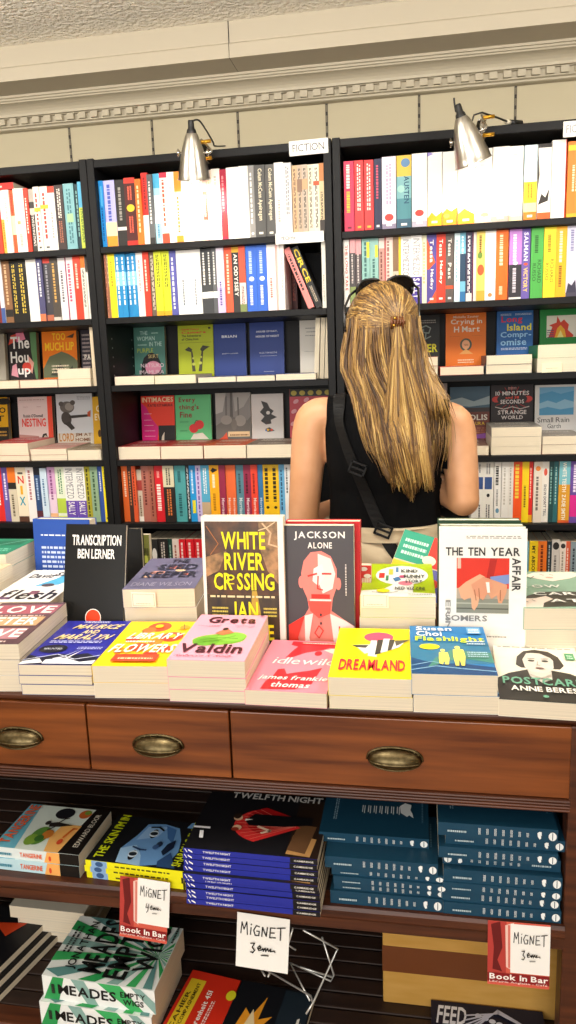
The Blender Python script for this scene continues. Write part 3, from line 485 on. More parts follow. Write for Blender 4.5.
faceout('paperback', 'orange TOO MUCH LIP cover with grey green elephant, left bookcase', 'left', 3, 42.5, 77, 325, .02, 'f0801c', [
 ('p', [(0, 0), (1, 0), (1, .35), (.9, .42), (.75, .5), (.55, .56), (.35, .5), (.2, .46), (.08, .3), (0, .2)], '6a7458'), ('p', [(.2, .05), (.5, .3), (.7, .1), (.85, .25), (.9, 0)], '3c4238'), ('g', .25, .1, .75, .3, 'e8dcc0', 3),
 ('t', 'TOO', .3, .8, .68, .96, 'ffd02c', 1), ('t', 'MUCH LIP', .08, .58, .92, .76, 'ffd02c', 1), ('p', [(.7, .86), (.95, .94), (.9, .84)], '4a3a2a')], z1 + .004, pages='a08a68')
faceout('paperback', 'dark speckled cover with white lettering at the left bookcase upright', 'left', 3, 81.5, 91, 325, .02, '332f3a', [('g', .1, .1, .9, .95, 'a89a9a', 9), ('t', 'PA', .3, .3, .95, .42, 'f4efe6', 1)], z1 + .02, pages='c8b090')
book('paperback', 'cream book standing fore-edge outward against the left bookcase upright', .12, .192, .022, Mspine(min(at(98.4, 350, YB + .03).x, INT['left'][1] - .001) - .0225, YB + .03 + .12, SH[3] + .0008) @ Matrix.Rotation(math.pi, 4, 'Y') @ Matrix.Translation((0, 0, -.022)), 'e9dcc2', pages='e6d2b4')
# third shelf, middle bookcase
zm = [shelf_stack('middle', 3, *a) for a in (
 (114, 154, [(.029, '6a4a58', 'plum paperback')], 'below the purple skirt cover'), (154.5, 196, [(.028, '8a8c40', 'olive paperback')], 'below the lime cover with two plants'),
 (198, 236, [(.018, '2a3a78', 'slim first navy paperback')], 'below the BRIAN cover'), (236.5, 275, [(.018, '2a3a78', 'slim second navy paperback')], 'between the two plain navy covers'), (275.5, 316, [(.02, '2f4488', 'slim third navy paperback')], 'below the white cover'))]
def leaf(px0, px1, n): return None
faceout('paperback', 'sage green Woman in the Purple Skirt cover with black hair and pink circle', 'middle', 3, 132, 165, 323, .018, '4c8074', [
 ('p', [(.2, 0), (.22, .2), (.3, .36), (.45, .45), (.58, .47), (.75, .4), (.85, .25), (.88, 0)], '1a1618'), ('e', .6, .15, .26, .14, 'd88aa4'), ('t', 'THE', .2, .84, .45, .92, 'c8e8dc', 0), ('g', .58, .86, .8, .91, 'a8d0c0', 1), ('t', 'WOMAN', .1, .72, .68, .81, 'c8e8dc', 0), ('g', .12, .62, .42, .67, 'a8d0c0', 1), ('t', 'IN THE', .5, .6, .9, .69, 'c8e8dc', 0), ('t', 'PURPLE', .1, .47, .62, .56, 'b8c840', 0), ('t', 'SKIRT', .45, .35, .78, .43, 'd8c080', 0), ('t', 'NATSUKO', .2, .16, .95, .24, 'e8d0d8', 0), ('t', 'IMAMURA', .15, .02, .95, .1, 'e8d0d8', 0)], zm[0], pages='b8a888')
faceout('paperback', 'lime yellow Adventures of China Iron cover with two dark plants', 'middle', 3, 178.5, 213.5, 322, .018, 'b4c020', [
 ('t', 'Gabriela Cabezon', .1, .9, .6, .94, 'd8402c', 1), ('t', 'Camara', .1, .83, .8, .88, 'd8402c', 1), ('t', 'The Adventures', .1, .76, .66, .81, '2c2c18', 1), ('t', 'of China Iron', .1, .69, .58, .74, '2c2c18', 1), ('r', .05, .64, .95, .645, '5a6018'), ('p', [(.18, .5), (.3, .56), (.4, .5), (.36, .45), (.26, .47)], '3c3c28'), ('p', [(.36, .46), (.4, .47), (.48, .05), (.38, .05)], '4a4a30'), ('p', [(.9, .55), (.7, .58), (.62, .5), (.68, .44), (.78, .5)], '3c3c28'), ('p', [(.66, .46), (.71, .46), (.66, .05), (.56, .05)], '4a4a30'), ('e', .43, .2, .05, .03, 'c8cc58'), ('e', .62, .22, .05, .03, 'c8cc58'), ('e', .42, .32, .03, .02, 'c8cc58'), ('e', .65, .34, .03, .02, 'c8cc58'), ('e', .9, .93, .035, .02, '3a3a20')], zm[1], pages='c8c060')
faceout('paperback', 'plain navy blue cover titled BRIAN in white', 'middle', 3, 214, 246, 320, .012, '27408a', [('t', 'BRIAN', .25, .73, .72, .78, 'f0f2fa', 1), ('t', 'JEREMY COOPER', .25, .41, .75, .435, 'dfe4f4', 0)], zm[2], pages='9aa4b8')
faceout('paperback', 'plain navy blue cover titled House of Day House of Night', 'middle', 3, 250, 284, 319, .014, '27408a', [('t', 'HOUSE OF DAY,', .2, .8, .82, .84, 'f0f2fa', 1), ('t', 'HOUSE OF NIGHT', .18, .71, .86, .75, 'f0f2fa', 1), ('t', 'OLGA TOKARCZUK', .27, .4, .8, .43, 'dfe4f4', 0), ('g', .3, .35, .78, .365, 'c8d0e8', 1), ('g', .4, .05, .7, .065, 'c8d0e8', 1)], zm[3], pages='9aa4b8')
faceout('paperback', 'plain off-white cover beside the leaning cream books', 'middle', 3, 300, 322, 317, .01, 'e6e0d4', [('g', .25, .84, .95, .87, '8a8680', 1), ('g', .3, .77, .95, .8, '8a8680', 1), ('g', .25, .7, .95, .73, '8a8680', 1), ('g', .2, .4, .7, .42, 'b0aca4', 1)], zm[4], pages='d8d0bc')
for i, (px, col) in enumerate(((314.0, 'cfc4ae'), (319.2, '8a8272'), (324.2, 'd8ccb4'))):
    book('paperback', ['cream book leaning fore-edge outward right of the off-white cover', 'dark edged cream book leaning second from the right upright', 'cream book leaning against the right upright of the middle bookcase'][i], .12, .190, .0145,
         Mspine(at(px, 379, YB + .05).x + .0005, YB + .17, SH[3] + .0022, 3) @ Matrix.Rotation(math.pi, 4, 'Y') @ Matrix.Translation((0, 0, -.0145)), col, pages=['e2d6be', 'd6cab2', 'dccfb6'][i], group='cream books leaning at the shelf end')
# third shelf, right bookcase
zr = [shelf_stack('right', 3, *a) for a in (
 (400, 438, [(.03, 'd8c8b0', 'cream paperback'), (.028, 'c84a3a', 'cream paperback with red edge')], 'half behind the blond hair'), (440, 484, [(.026, 'd8382c', 'bright red paperback')], 'below the orange Crying in H Mart cover'),
 (486, 532, [(.027, '6a7a8c', 'blue grey paperback'), (.029, '4a4a52', 'dark paperback')], 'below the Long Island cover'), (537, 582, [(.042, 'd8d0c0', 'thick cream paperback'), (.04, '3a8a4c', 'thick green topped paperback')], 'below the flame cover'))]
faceout('paperback', 'black cover with yellow DER letters half behind the blond hair', 'right', 3, 404, 439.5, 310, .02, '1b1d1c', [('t', 'UNDER', .08, .1, .95, .3, 'e6e62c', 1), ('g', .4, .8, .9, .9, '9a9a92', 2), ('l', [(.5, .7), (.62, .74), (.75, .68), (.7, .56), (.55, .58), (.55, .66)], .03, '8a9a92'), ('l', [(.62, .56), (.6, .42), (.75, .48)], .03, '8a9a92')], zr[0], pages='c8bca4')
faceout('paperback', 'orange Crying in H Mart cover with small face', 'right', 3, 446, 486, 309, .018, 'ee7d1a', [('t', 'Michelle Zauner', .18, .91, .82, .955, 'fbead0', 1), ('t', 'Crying in', .12, .77, .9, .89, 'fbf0dc', 1), ('t', 'H Mart', .2, .64, .84, .75, 'fbf0dc', 1), ('g', .1, .56, .35, .57, 'b85a10', 1), ('g', .65, .56, .9, .57, 'b85a10', 1), ('e', .5, .4, .15, .12, '4a5a4a'), ('e', .5, .4, .1, .09, 'f0b888'), ('g', .46, .38, .56, .42, '7a4a28', 2), ('p', [(.33, .22), (.5, .32), (.68, .22)], 'f0b060'), ('g', .3, .05, .7, .14, 'fbe0b8', 2)], zr[1], pages='d8a868')
faceout('paperback', 'blue Long Island Compromise cover in red yellow and sky lettering', 'right', 3, 497, 533, 306, .026, '2466b0', [('g', .1, .9, .4, .95, 'd8e4f4', 2), ('g', .5, .9, .95, .95, 'd8e4f4', 2), ('t', 'Long', .12, .7, .7, .88, 'e2283c', 1), ('t', 'Island', .28, .54, .95, .7, 'f8ea3c', 1), ('t', 'Compr-', .1, .35, .95, .52, '9ed0f4', 1), ('t', 'omise', .1, .2, .82, .35, '9ed0f4', 1), ('g', .12, .1, .85, .16, 'd8e4f4', 2)], zr[2], pages='b8ac98')
faceout('paperback', 'green cover with campfire flame in a white square, right bookcase', 'right', 3, 540, 581, 307, .02, '1f8a3c', [('r', .16, .2, .88, .82, 'efe6d4'), ('p', [(.2, .2), (.3, .5), (.22, .55), (.4, .62), (.42, .8), (.5, .62), (.58, .7), (.7, .55), (.68, .4), (.82, .25), (.8, .2)], 'e0452c'), ('p', [(.36, .2), (.42, .46), (.5, .55), (.6, .42), (.64, .2)], 'f6b02c'), ('p', [(.42, .2), (.5, .4), (.58, .2)], 'fbe68a'), ('g', .17, .2, .34, .45, '3a3a6a', 4)], zr[3], pages='c8bca4')
tg = lambda nm, lab, px0, py0, px1, py1, Y, M=None: None
# fourth shelf, left bookcase
zl = [shelf_stack('left', 4, *a) for a in (
 (-12, 29, [(.02, 'b8583c', 'cream paperback'), (.043, 'd03a44', 'thick red covered paperback')], 'left of the Nesting stack'), (30, 66.5, [(.02, 'c8a08a', 'cream paperback'), (.021, 'd89a90', 'rosy topped paperback')], 'below the pink NESTING cover'), (67.2, 101, [(.036, '9a8468', 'grey topped cream paperback')], 'below the white guitar player cover'))]
faceout('paperback', 'yellow cover with black blocks at the photo edge, fourth shelf', 'left', 4, -28, 8.5, 398, .02, 'f0b41c', [('r', 0, .0, 1, .28, '2a2420'), ('t', 'DO', .6, .62, .95, .76, '2a2420', 1), ('t', 'IT', .6, .42, .9, .56, '2a2420', 1), ('e', .9, .9, .2, .08, '2a2420'), ('g', .6, .06, .95, .22, 'd8a04a', 2)], zl[0], pages='b8a888')
faceout('paperback', 'pale pink cover with red NESTING title and red right strip', 'left', 4, 19, 53, 397, .02, 'eed8d4', [('r', .86, 0, 1, 1, 'f0543c'), ('g', .05, .93, .8, .95, 'b07a78', 1), ('g', .15, .78, .3, .8, 'c89a98', 1), ('g', .55, .78, .68, .8, 'c89a98', 1), ('t', 'Roisin O\'Donnell', .15, .56, .72, .63, '3a3434', 1), ('t', 'NESTING', .1, .36, .8, .54, 'f0483c', 1), ('p', [(.6, 0), (.7, .2), (.8, .22), (.84, .1), (.86, 0)], '3a302c'), ('e', .77, .12, .05, .05, 'd8c8b8'), ('p', [(0, .0), (.6, 0), (.58, .16), (0, .2)], 'c89088')], zl[1], pages='8a7a64')
faceout('paperback', 'pale grey cover with koala playing guitar and gold LORD title', 'left', 4, 57, 93, 394, .018, 'd4d8dc', [('g', .58, .88, .95, .96, '9a9ea4', 3), ('e', .3, .73, .2, .12, '6a6460'), ('e', .36, .74, .12, .08, '9a948c'), ('e', .14, .8, .07, .05, '5a5450'), ('e', .46, .82, .07, .05, '5a5450'), ('e', .27, .5, .14, .14, '4a4442', 15), ('p', [(.35, .56), (.92, .58), (.92, .53), (.36, .5)], '3a3634'), ('p', [(.86, .62), (.95, .66), (.94, .52), (.86, .54)], 'b8502c'), ('p', [(.2, .4), (.36, .44), (.5, .3), (.4, .26), (.3, .34)], '3c3836'), ('r', 0, 0, 1, .2, 'cfc6b8'), ('t', 'LORD', .05, .03, .46, .2, 'b8782c', 1), ('t', 'JIM AT', .5, .12, .95, .2, '7a4a24', 1), ('t', 'HOME', .5, .03, .92, .1, '7a4a24', 1)], zl[1], pages='9a9a98')
faceout('paperback', 'mustard yellow cover at the left bookcase upright, fourth shelf', 'left', 4, 93.5, 102, 397, .018, 'dca81c', [('t', 'G', .4, .68, .9, .82, 'f4e8c8', 1), ('t', 'EV', .2, .5, .95, .64, 'f4e8c8', 1), ('e', .7, .22, .2, .08, '4a3010')], zl[2], pages='b09a60')
# fourth shelf, middle bookcase
zn = [shelf_stack('middle', 4, *a) for a in (
 (117, 160, [(.044, 'a82a30', 'cream paperback with dark red cover')], 'below the INTIMACIES cover'), (160.5, 203, [(.044, 'b03a38', 'white paperback with red cover')], 'below the green Everything cover'), (203.5, 246, [(.044, 'c4502c', 'cream paperback with orange red cover')], 'below the grey photograph cover'), (246.5, 292, [(.044, '7a6a5c', 'cream paperback with grey patterned cover')], 'next to the bare shoulder'))]
zz = zn[0]
faceout('paperback', 'orange and magenta INTIMACIES cover', 'middle', 4, 142, 175, 396, .014, 'ea3a1c', [('p', [(0, 0), (.45, 0), (.5, .3), (.3, .5), (.15, .75), (0, .85)], 'd8187a'), ('r', .5, 0, 1, .34, '1c1614'), ('p', [(.6, .1), (.68, .2), (.66, 0), (.58, 0)], 'd8c8b4'), ('t', 'INTIMACIES', .03, .86, .97, .97, 'fbd8a8', 1), ('t', 'KATIE KITAMURA', .2, .76, .95, .82, '5a1208', 1), ('g', .08, .6, .3, .62, 'f0c8d8', 1), ('g', .08, .46, .3, .48, 'f0c8d8', 1), ('g', .08, .34, .35, .36, 'f0c8d8', 1), ('g', .08, .22, .4, .24, 'f0c8d8', 1), ('g', .08, .1, .4, .12, 'f0c8d8', 1)], zz, pages='b8a888')
faceout('paperback', 'bright green Everything\'s Fine cover with red cherries', 'middle', 4, 176, 211.5, 395, .014, '5fc07c', [('t', 'Every', .1, .81, .56, .95, '8a2a20', 1), ('t', 'thing\'s', .1, .65, .66, .79, '8a2a20', 1), ('t', 'Fine', .12, .5, .46, .63, '8a2a20', 1), ('e', .5, .26, .13, .1, 'd82a2c'), ('e', .66, .34, .13, .1, 'd82a2c'), ('p', [(.4, .02), (.5, .14), (.75, .16), (.92, .02)], 'e8e0d0'), ('l', [(.5, .34), (.58, .44), (.64, .42)], .015, '3a5a2c'), ('g', .12, .4, .36, .43, '3a8a54', 1), ('g', .12, .2, .32, .24, '3a8a54', 1)], zz, pages='a8b090')
faceout('paperback', 'grey forest photograph cover with orange label strip', 'middle', 4, 216, 251, 393, .016, '8a8682', [('p', [(0, .55), (.2, .6), (.3, 1), (0, 1)], 'b4b0aa'), ('p', [(.5, 1), (.55, .6), (.8, .7), (1, .95), (1, 1)], 'a8a49e'), ('p', [(.42, 1), (.48, 1), (.5, .3), (.4, .3)], '5a5652'), ('p', [(.28, .9), (.33, .95), (.32, .35), (.27, .35)], '6a6662'), ('p', [(.62, .9), (.66, .9), (.68, .3), (.63, .3)], '66625e'), ('p', [(0, .3), (.4, .5), (.9, .4), (1, .5), (1, 0), (0, 0)], '6e6a64'), ('e', .3, .42, .16, .1, '9a948c'), ('e', .7, .4, .16, .12, 'a09a92'), ('e', .52, .32, .08, .12, '7c766e'), ('r', .34, .06, .96, .17, 'f0d0a0'), ('g', .4, .08, .92, .14, '8a5a2c', 1), ('p', [(.06, 0), (.34, 0), (.3, .16), (.2, .06)], 'e0502c')], zz, pages='d8ccb4')
faceout('paperback', 'off-white cover with black bird silhouette', 'middle', 4, 252, 283.5, 394, .016, 'd8d2ce', [('p', [(.3, .85), (.5, .8), (.58, .68), (.7, .62), (.62, .55), (.8, .48), (.6, .42), (.62, .34), (.45, .32), (.28, .4), (.4, .5), (.26, .6), (.38, .7)], '2e2a28'), ('e', .52, .58, .06, .04, 'd8d2ce'), ('p', [(.42, .22), (.55, .26), (.72, .18), (.5, .15)], '3a3430'), ('e', .5, .2, .05, .025, 'e8b020'), ('e', .62, .2, .04, .025, 'd84a2c'), ('e', .45, .19, .03, .02, '3a6ab0')], zz, pages='a89a84')
faceout('paperback', 'red paisley cover with black and gold top border', 'middle', 4, 290, 332, 389, .018, 'c8404c', [('r', 0, .85, 1, 1, '2c2a1c')] + [('e', .1 + .2 * i, .92, .07, .05, 'c8b448') for i in range(5)] + [('e', .5, .45, .34, .26, 'f0d8d8'), ('e', .5, .45, .29, .22, '4a1a24'), ('e', .5, .45, .24, .18, 'e8b8b8'), ('e', .5, .45, .16, .12, 'b83040'), ('e', .5, .45, .08, .06, 'f4e8dc')] + [('e', a, b, .07, .04, 'e8a0a8', 30) for a, b in ((.15, .75), (.4, .78), (.7, .77), (.9, .7), (.1, .55), (.08, .3), (.2, .12), (.5, .1), (.8, .14), (.92, .35))], zz, pages='b0a080')
# fourth shelf, right bookcase
zq = [shelf_stack('right', 4, *a) for a in (
 (446, 489, [(.03, '8a6a5c', 'cream paperback')], 'below the city cover beside her arm'), (491, 541.5, [(.026, 'e0d4c0', 'cream paperback'), (.03, 'd8ccb8', 'cream paperback'), (.03, '9a948c', 'grey topped paperback')], 'below the black 10 Minutes cover'), (542, 584, [(.03, '9a5a48', 'cream paperback'), (.026, 'b8aca0', 'stone topped paperback')], 'below the Small Rain cover'))]
faceout('paperback', 'pinkish grey cover almost wholly behind the hair, fourth shelf', 'right', 4, 408, 447, 384, .016, 'c0b0b0', [], SH[4])
faceout('paperback', 'city cover with grey blue sky and red brick lower half', 'right', 4, 450, 489.5, 387, .02, '4a6a80', [('r', 0, 0, 1, .55, '7a3a2c'), ('p', [(0, .75), (.3, .8), (.6, .72), (1, .82), (1, .66), (.5, .62), (0, .66)], 'a8bcc4'), ('r', 0, .52, 1, .6, '3c3030'), ('t', 'POLIS', .35, .36, .95, .47, 'f4ece0', 1), ('t', 'LAURA', .5, .27, .88, .33, 'f0c82c', 1), ('g', .05, .12, 1, .24, 'b06a48', 3), ('p', [(.4, 0), (1, .02), (1, .12), (.6, .08)], '8a4aa0')], zq[0], pages='c8b8a0')
faceout('paperback', 'black 10 Minutes 38 Seconds in this Strange World cover', 'right', 4, 491, 533, 385, .02, '26181a', [('l', [(.5, .58), (.5 + .42 * math.cos(q * .4), .62 + .34 * math.sin(q * .4))], .014, 'b8282c') for q in range(16)] + [('e', .12, .62, .1, .08, 'd83a30'), ('e', .88, .62, .1, .08, 'd83a30'), ('e', .5, .62, .36, .16, '26181a'), ('g', .4, .88, .6, .95, 'e8a8a0', 2), ('t', '10 MINUTES', .1, .72, .9, .83, 'f0e4e0', 1), ('t', 'and 38', .34, .63, .66, .7, 'f0503c', 1), ('t', 'SECONDS', .22, .5, .78, .61, 'f0e4e0', 1), ('t', 'STRANGE', .16, .22, .84, .33, 'f0e4e0', 1), ('t', 'WORLD', .24, .09, .76, .19, 'f0e4e0', 1), ('l', [(.1, .42), (.3, .36), (.5, .42), (.7, .36), (.9, .42)], .02, 'd8c8c0')], zq[1], pages='b8aa94')
faceout('paperback', 'white Small Rain cover with square of blue cloudy sky', 'right', 4, 535, 577, 385, .018, 'eeeae6', [('r', .1, .34, .92, .95, '58a4d0'), ('p', [(.1, .6), (.3, .66), (.5, .6), (.7, .68), (.92, .62), (.92, .5), (.6, .46), (.3, .52), (.1, .48)], '9acae4'), ('p', [(.1, .8), (.4, .86), (.6, .8), (.92, .86), (.92, .95), (.1, .95)], '7cb8dc'), ('t', 'Small Rain', .06, .18, .82, .29, '54504c', 0), ('t', 'Garth', .3, .05, .62, .15, '54504c', 0)], zq[2], pages='c8c0b0')
# ==== signs and shelf cards ===================================================================
def card(name, label, pc, wv, hv, Y, texts, col='f6f4ee', cat='label', thick=.002, roll=0, tilt=0):
    c = at(*pc, Y)
    M = Matrix.Translation(c) @ Matrix.Rotation(R(90 - tilt), 4, 'X') @ Matrix.Rotation(R(roll), 4, 'Z')
    b = MB(); b.bbox((-wv / 2, -hv / 2, -thick), (wv / 2, hv / 2, 0), ink(col), min(.004, thick * .45), 2)
    o = b.build(name); o.matrix_world = M
    p = MB(); decor(p, texts, lambda u, v, k: ((u - .5) * wv, (v - .5) * hv, .0002 * k), wv / hv)
    if p.v:
        q = p.build('lettering', o)
    return tag(o, label, cat)
card('sign', 'white FICTION sign on the top board of the middle bookcase', (308.5, 147), .118, .042, YB - .0035, [('t', 'FICTION', .09, .25, .9, .75, '4c4c52', 0)], cat='sign', roll=1, thick=.003)
card('sign', 'white sign cut off at the photo edge on the right bookcase top', (582, 128), .10, .042, YB - .0035, [('t', 'FICTION', .08, .25, .9, .75, '8a8a90', 0)], cat='sign', thick=.003)
card('shelf_label', 'white strip label with handwriting on the shelf edge under the top row', (299.5, 237.6), .150, .032, YB - .0012, [('t', 'McCarthy', .1, .25, .4, .72, '3a3a3c', 0, .12, .02)], cat='label')
card('shelf_label', 'small cream price card on the stack below the flame cover', (552, 368.5), .058, .034, YB + .0115, [('g', .2, .5, .8, .6, 'b0a898', 1), ('g', .3, .25, .7, .33, 'c0b8a8', 1)], col='f4ecc8', cat='label')
# ==== clip-on lamps ===========================================================================
alu = mat('brushed_aluminium', 'cfcbc4', .28, 1, noise=.5, nscale=(140, 140, 4), col2='b4b0a8')
steel = mat('bright_steel', 'd4d0c8', .25, 1)
blackp = mat('black_plastic', '141414', .45)
brass_ = mat('brass_clamp_pad', 'c8962c', .35, .8)
glow = bpy.data.materials.new('lamp_bulb'); glow.use_nodes = True
_b = glow.node_tree.nodes['Principled BSDF']; _b.inputs['Base Color'].default_value = (1, .93, .8, 1); _b.inputs['Emission Color'].default_value = (1, .86, .66, 1); _b.inputs['Emission Strength'].default_value = 25
def clip_lamp(label, top, rim, rad, clamp, cordpts, power, spot_to):
    top, rim = Vector(top), Vector(rim)
    ax = (rim - top); L = ax.length; ax.normalize()
    q = ax.to_track_quat('Z', 'X').to_matrix().to_4x4()
    M = Matrix.Translation(top) @ q
    root = empty('clip_lamp', Matrix.Translation(clamp), label, 'lamp'); inv = root.matrix_world.inverted()
    b = MB()
    s = rad / .047
    prof = [(.014, .0), (.017, .004), (.022, .018), (.031, .045), (.0385, .08), (.0435, L - .02), (.0455, L - .004), (.0485, L), (.0465, L), (.044, L - .004), (.042, L - .02), (.037, .08), (.0295, .045), (.0205, .018), (.012, .006)]
    b.lathe([(r * s, z) for r, z in prof], alu, M, 40); b.build('shade', root, inv)
    b = MB(); b.lathe([(.0001, -.034), (.007, -.034), (.0085, -.03), (.0095, -.012), (.013, -.008), (.0145, 0), (.0145, .006), (.0001, .006)], blackp, M, 24); b.build('socket', root, inv)
    b = MB(); b.lathe([(.0001, .05), (.008, .05), (.012, .065), (.022, .09), (.025, .105), (.02, .122), (.01, .13), (.0001, .132)], glow, M, 20); b.build('bulb', root, inv)
    # swivel bolt through the neck with a wing nut on each side
    mid = top + ax * (L * .42)
    side = Vector((1, 0, 0)); side = (side - ax * side.dot(ax)).normalized()
    b = MB()
    b.tube([mid - side * .045, mid + side * .05], .0028, steel, 8)
    for sg in (-1, 1):
        e = mid + side * (.044 * sg)
        b.tube([e - side * .003, e + side * .004], .007, steel, 10); b.tube([e + Vector((0, 0, -.011)), e + Vector((0, 0, .011))], .0025, steel, 6)
    b.build('swivel_bolt', root, inv)
    # clamp: two jaws biting the top board, a sprung grip and brass pads
    cl = Vector(clamp); b = MB()
    e = mid + side * .05
    b.tube([e, e + Vector((.006, .006, .006)), cl + Vector((0, -.012, .022))], .0035, steel, 8)
    b.box(cl + Vector((-.012, -.03, .003)), cl + Vector((.012, .045, .007)), steel)
    b.box(cl + Vector((-.012, -.03, -.036)), cl + Vector((.012, .035, -.032)), steel)
    b.tube([cl + Vector((0, -.028, -.034)), cl + Vector((0, -.032, -.014)), cl + Vector((0, -.028, .005))], .006, steel, 8)
    b.build('clamp', root, inv)
    b = MB()
    for dz in (.0085, -.038):
        b = MB(); b.tube([cl + Vector((.002, -.034, dz)), cl + Vector((.034, -.03, dz + .002))], .0052, brass_, 10)
        b.build('clamp_grip', root, inv)
    b = MB()
    pts = [Vector(p) for p in cordpts]
    fine = []
    for i in range(len(pts) - 1):
        p0, p1, p2, p3 = pts[max(i - 1, 0)], pts[i], pts[i + 1], pts[min(i + 2, len(pts) - 1)]
        for t in (0, .2, .4, .6, .8):
            fine.append(.5 * ((2 * p1) + (-p0 + p2) * t + (2 * p0 - 5 * p1 + 4 * p2 - p3) * t * t + (-p0 + 3 * p1 - 3 * p2 + p3) * t ** 3))
    fine.append(pts[-1])
    b.tube(fine, .0026, blackp, 8); b.build('cord', root, inv)
    ld = bpy.data.lights.new('lamp_light', 'SPOT'); ld.energy = power; ld.color = (1, .87, .68); ld.spot_size = R(125); ld.spot_blend = .6; ld.shadow_soft_size = .02
    lo = bpy.data.objects.new('lamp_light', ld); C.objects.link(lo); lo.location = top + ax * (L + .004)
    lo.rotation_euler = (Vector(spot_to) - lo.location).to_track_quat('-Z', 'Y').to_euler(); lo.parent = root; lo.matrix_parent_inverse = inv
    return root
YL = 2.29
clip_lamp('left silver cone lamp clipped to the middle bookcase', at(191.5, 133, YL), at(194.5, 179.5, YL + .035), .049, at(203.5, 160, YB - .002).xy.to_3d() + Vector((0, 0, 2.032)),
  [at(190.5, 127, YL), at(193, 121, YL), at(199, 120.5, YL + .01), at(206, 130, YL + .05), at(213, 142, YB + .01), at(215, 146, YB + .06), at(225, 146, YB + .2)], LAMP_W, at(205, 240, YB + .06))
clip_lamp('right silver cone lamp clipped above the white row', at(461, 117, YL), at(473.5, 163, YL + .03), .052, at(481, 132, YB - .002).xy.to_3d() + Vector((0, 0, 2.032)),
  [at(456, 112, YL), at(454.5, 104, YL), at(454, 98, YL)], LAMP_W, at(490, 235, YB + .06))
b = MB()
for o in [x for x in bpy.data.objects if x.name.startswith('clip_lamp')][-1:]:
    inv = o.matrix_world.inverted()
    pts = [at(471, 124, YL + .06), at(474, 115, YL + .05), at(482, 112.5, YL + .06), at(497, 117.5, YB), at(510, 122.5, YB + .05)]
    b.tube(pts, .0026, blackp, 8); b.tube([pts[-1], pts[-1] + Vector((.035, .03, .004))], .008, blackp, 8); b.tube([pts[-1] - Vector((.012, .01, 0)), pts[-1]], .0065, mat('cream_plug', 'd8ceb8', .5), 8)
    b.build('plug_lead', o, inv)
# ==== the display table =======================================================================
mahog = mat('mahogany_veneer', '4e220c', .3, noise=.32, nscale=(2.2, 60, 40), col2='8c4c20', ndetail=6, coat=.25)
mahog2 = mat('mahogany_rail', '33160a', .42, noise=.35, nscale=(4, 70, 70), col2='5c2f18', ndetail=5)
darkw = mat('dark_stained_slats', '241712', .55, noise=.6, nscale=(6, 60, 60), col2='37231a', ndetail=4)
antique = mat('antique_brass', '4a402a', .36, 1, noise=.5, nscale=(120, 120, 120), col2='74664a')
XT0, XT1, TOP, Z2, Z3 = -1.36, .2265, .845, .493, .18
table = empty('display_table', Matrix.Translation((-.3, 1.36, 0)), 'dark mahogany display table with drawers and two slatted shelves full of books', 'table')
tinv = table.matrix_world.inverted()
def tpart(nm, b, par=None):
    o = b.build(nm, par or table)
    if par is None: o.matrix_local = tinv
    return o
b = MB(); b.bbox((XT0 - .01, 1.104, TOP - .012), (XT1 + .045, 1.66, TOP), mahog2, .004, 2); tpart('tabletop', b)
b = MB(); b.box((XT0, 1.125, .69), (XT1, 1.14, TOP - .012), slot); b.box((XT0, 1.6, .69), (XT1, 1.62, TOP - .012), darkw); tpart('carcass', b)
def cup_pull(parent, xc, zc):
    vs, fs = [], []; n, m_ = 24, 9
    for i in range(n + 1):
        a = math.pi * i / n
        for j in range(m_ + 1):
            t = j / m_ * math.pi / 2
            # quarter-shell: long oval seen from the front, hollow below
            x = -.041 * math.cos(a) * (math.cos(t) * .35 + .65 if False else 1) ; r = math.sin(a)
            vs.append((xc + x, 1.0995 - .021 * math.sin(t) * r ** .7 , zc - .008 + .018 * math.cos(t) * r ** .75 + .002))
    for i in range(n):
        for j in range(m_):
            q = i * (m_ + 1) + j; fs.append((q, q + 1, q + m_ + 2, q + m_ + 1))
    b = MB(); b.add(vs, fs, antique, True)
    lip = [(xc - .041 * math.cos(math.pi * i / n), 1.0995 - .021 * math.sin(math.pi * i / n) ** .7, zc - .0065) for i in range(n + 1)]
    b.tube(lip, .0016, antique, 6)
    back = [(xc - .043 * math.cos(math.pi * i / n), 1.0985, zc - .007 + .021 * math.sin(math.pi * i / n) ** .75) for i in range(n + 1)]
    b.tube(back, .0022, antique, 6)
    # scalloped lower rim below the cup
    low = [(xc - .041 * math.cos(math.pi * i / n), 1.0985 - .018 * math.sin(math.pi * i / n), zc - .0065 - .009 * math.sin(math.pi * i / n)) for i in range(n + 1)]
    vs = []; fs = []
    for p_, q_ in zip(lip, low): vs += [p_, q_]
    for i in range(n): fs.append((2*i, 2*i+1, 2*i+3, 2*i+2))
    b.add(vs, fs, antique, True); b.tube(low, .0014, antique, 6)
    for i in range(1, 10):
        a = math.pi * i / 10; b.lathe([(.0001, .003), (.002, .0022), (.0028, 0)], antique, Matrix.Translation((xc - .038 * math.cos(a), 1.0985, zc - .005 + .0185 * math.sin(a) ** .75)) @ Matrix.Rotation(R(90), 4, 'X'), 8)
    return tpart('cup_handle', b, parent)
for x0, x1 in ((-1.33, -.8035), (-.8005, -.5525), (-.5495, -.3045), (-.3015, .2255)):
    b = MB(); b.bbox((x0, 1.1, .7135), (x1, 1.122, .8315), mahog, .0015, 2)
    b.box((x0 + .01, 1.122, .72), (x0 + .016, 1.5, .80), mahog2); b.box((x1 - .016, 1.122, .72), (x1 - .01, 1.5, .80), mahog2); b.box((x0 + .01, 1.122, .72), (x1 - .01, 1.5, .725), mahog2)
    d = tpart('drawer', b); cup_pull(d, (x0 + x1) / 2, .770)
b = MB()
pr = [(1.135, .690)] + [(1.135, .7115)] + [(1.103, .7115)]
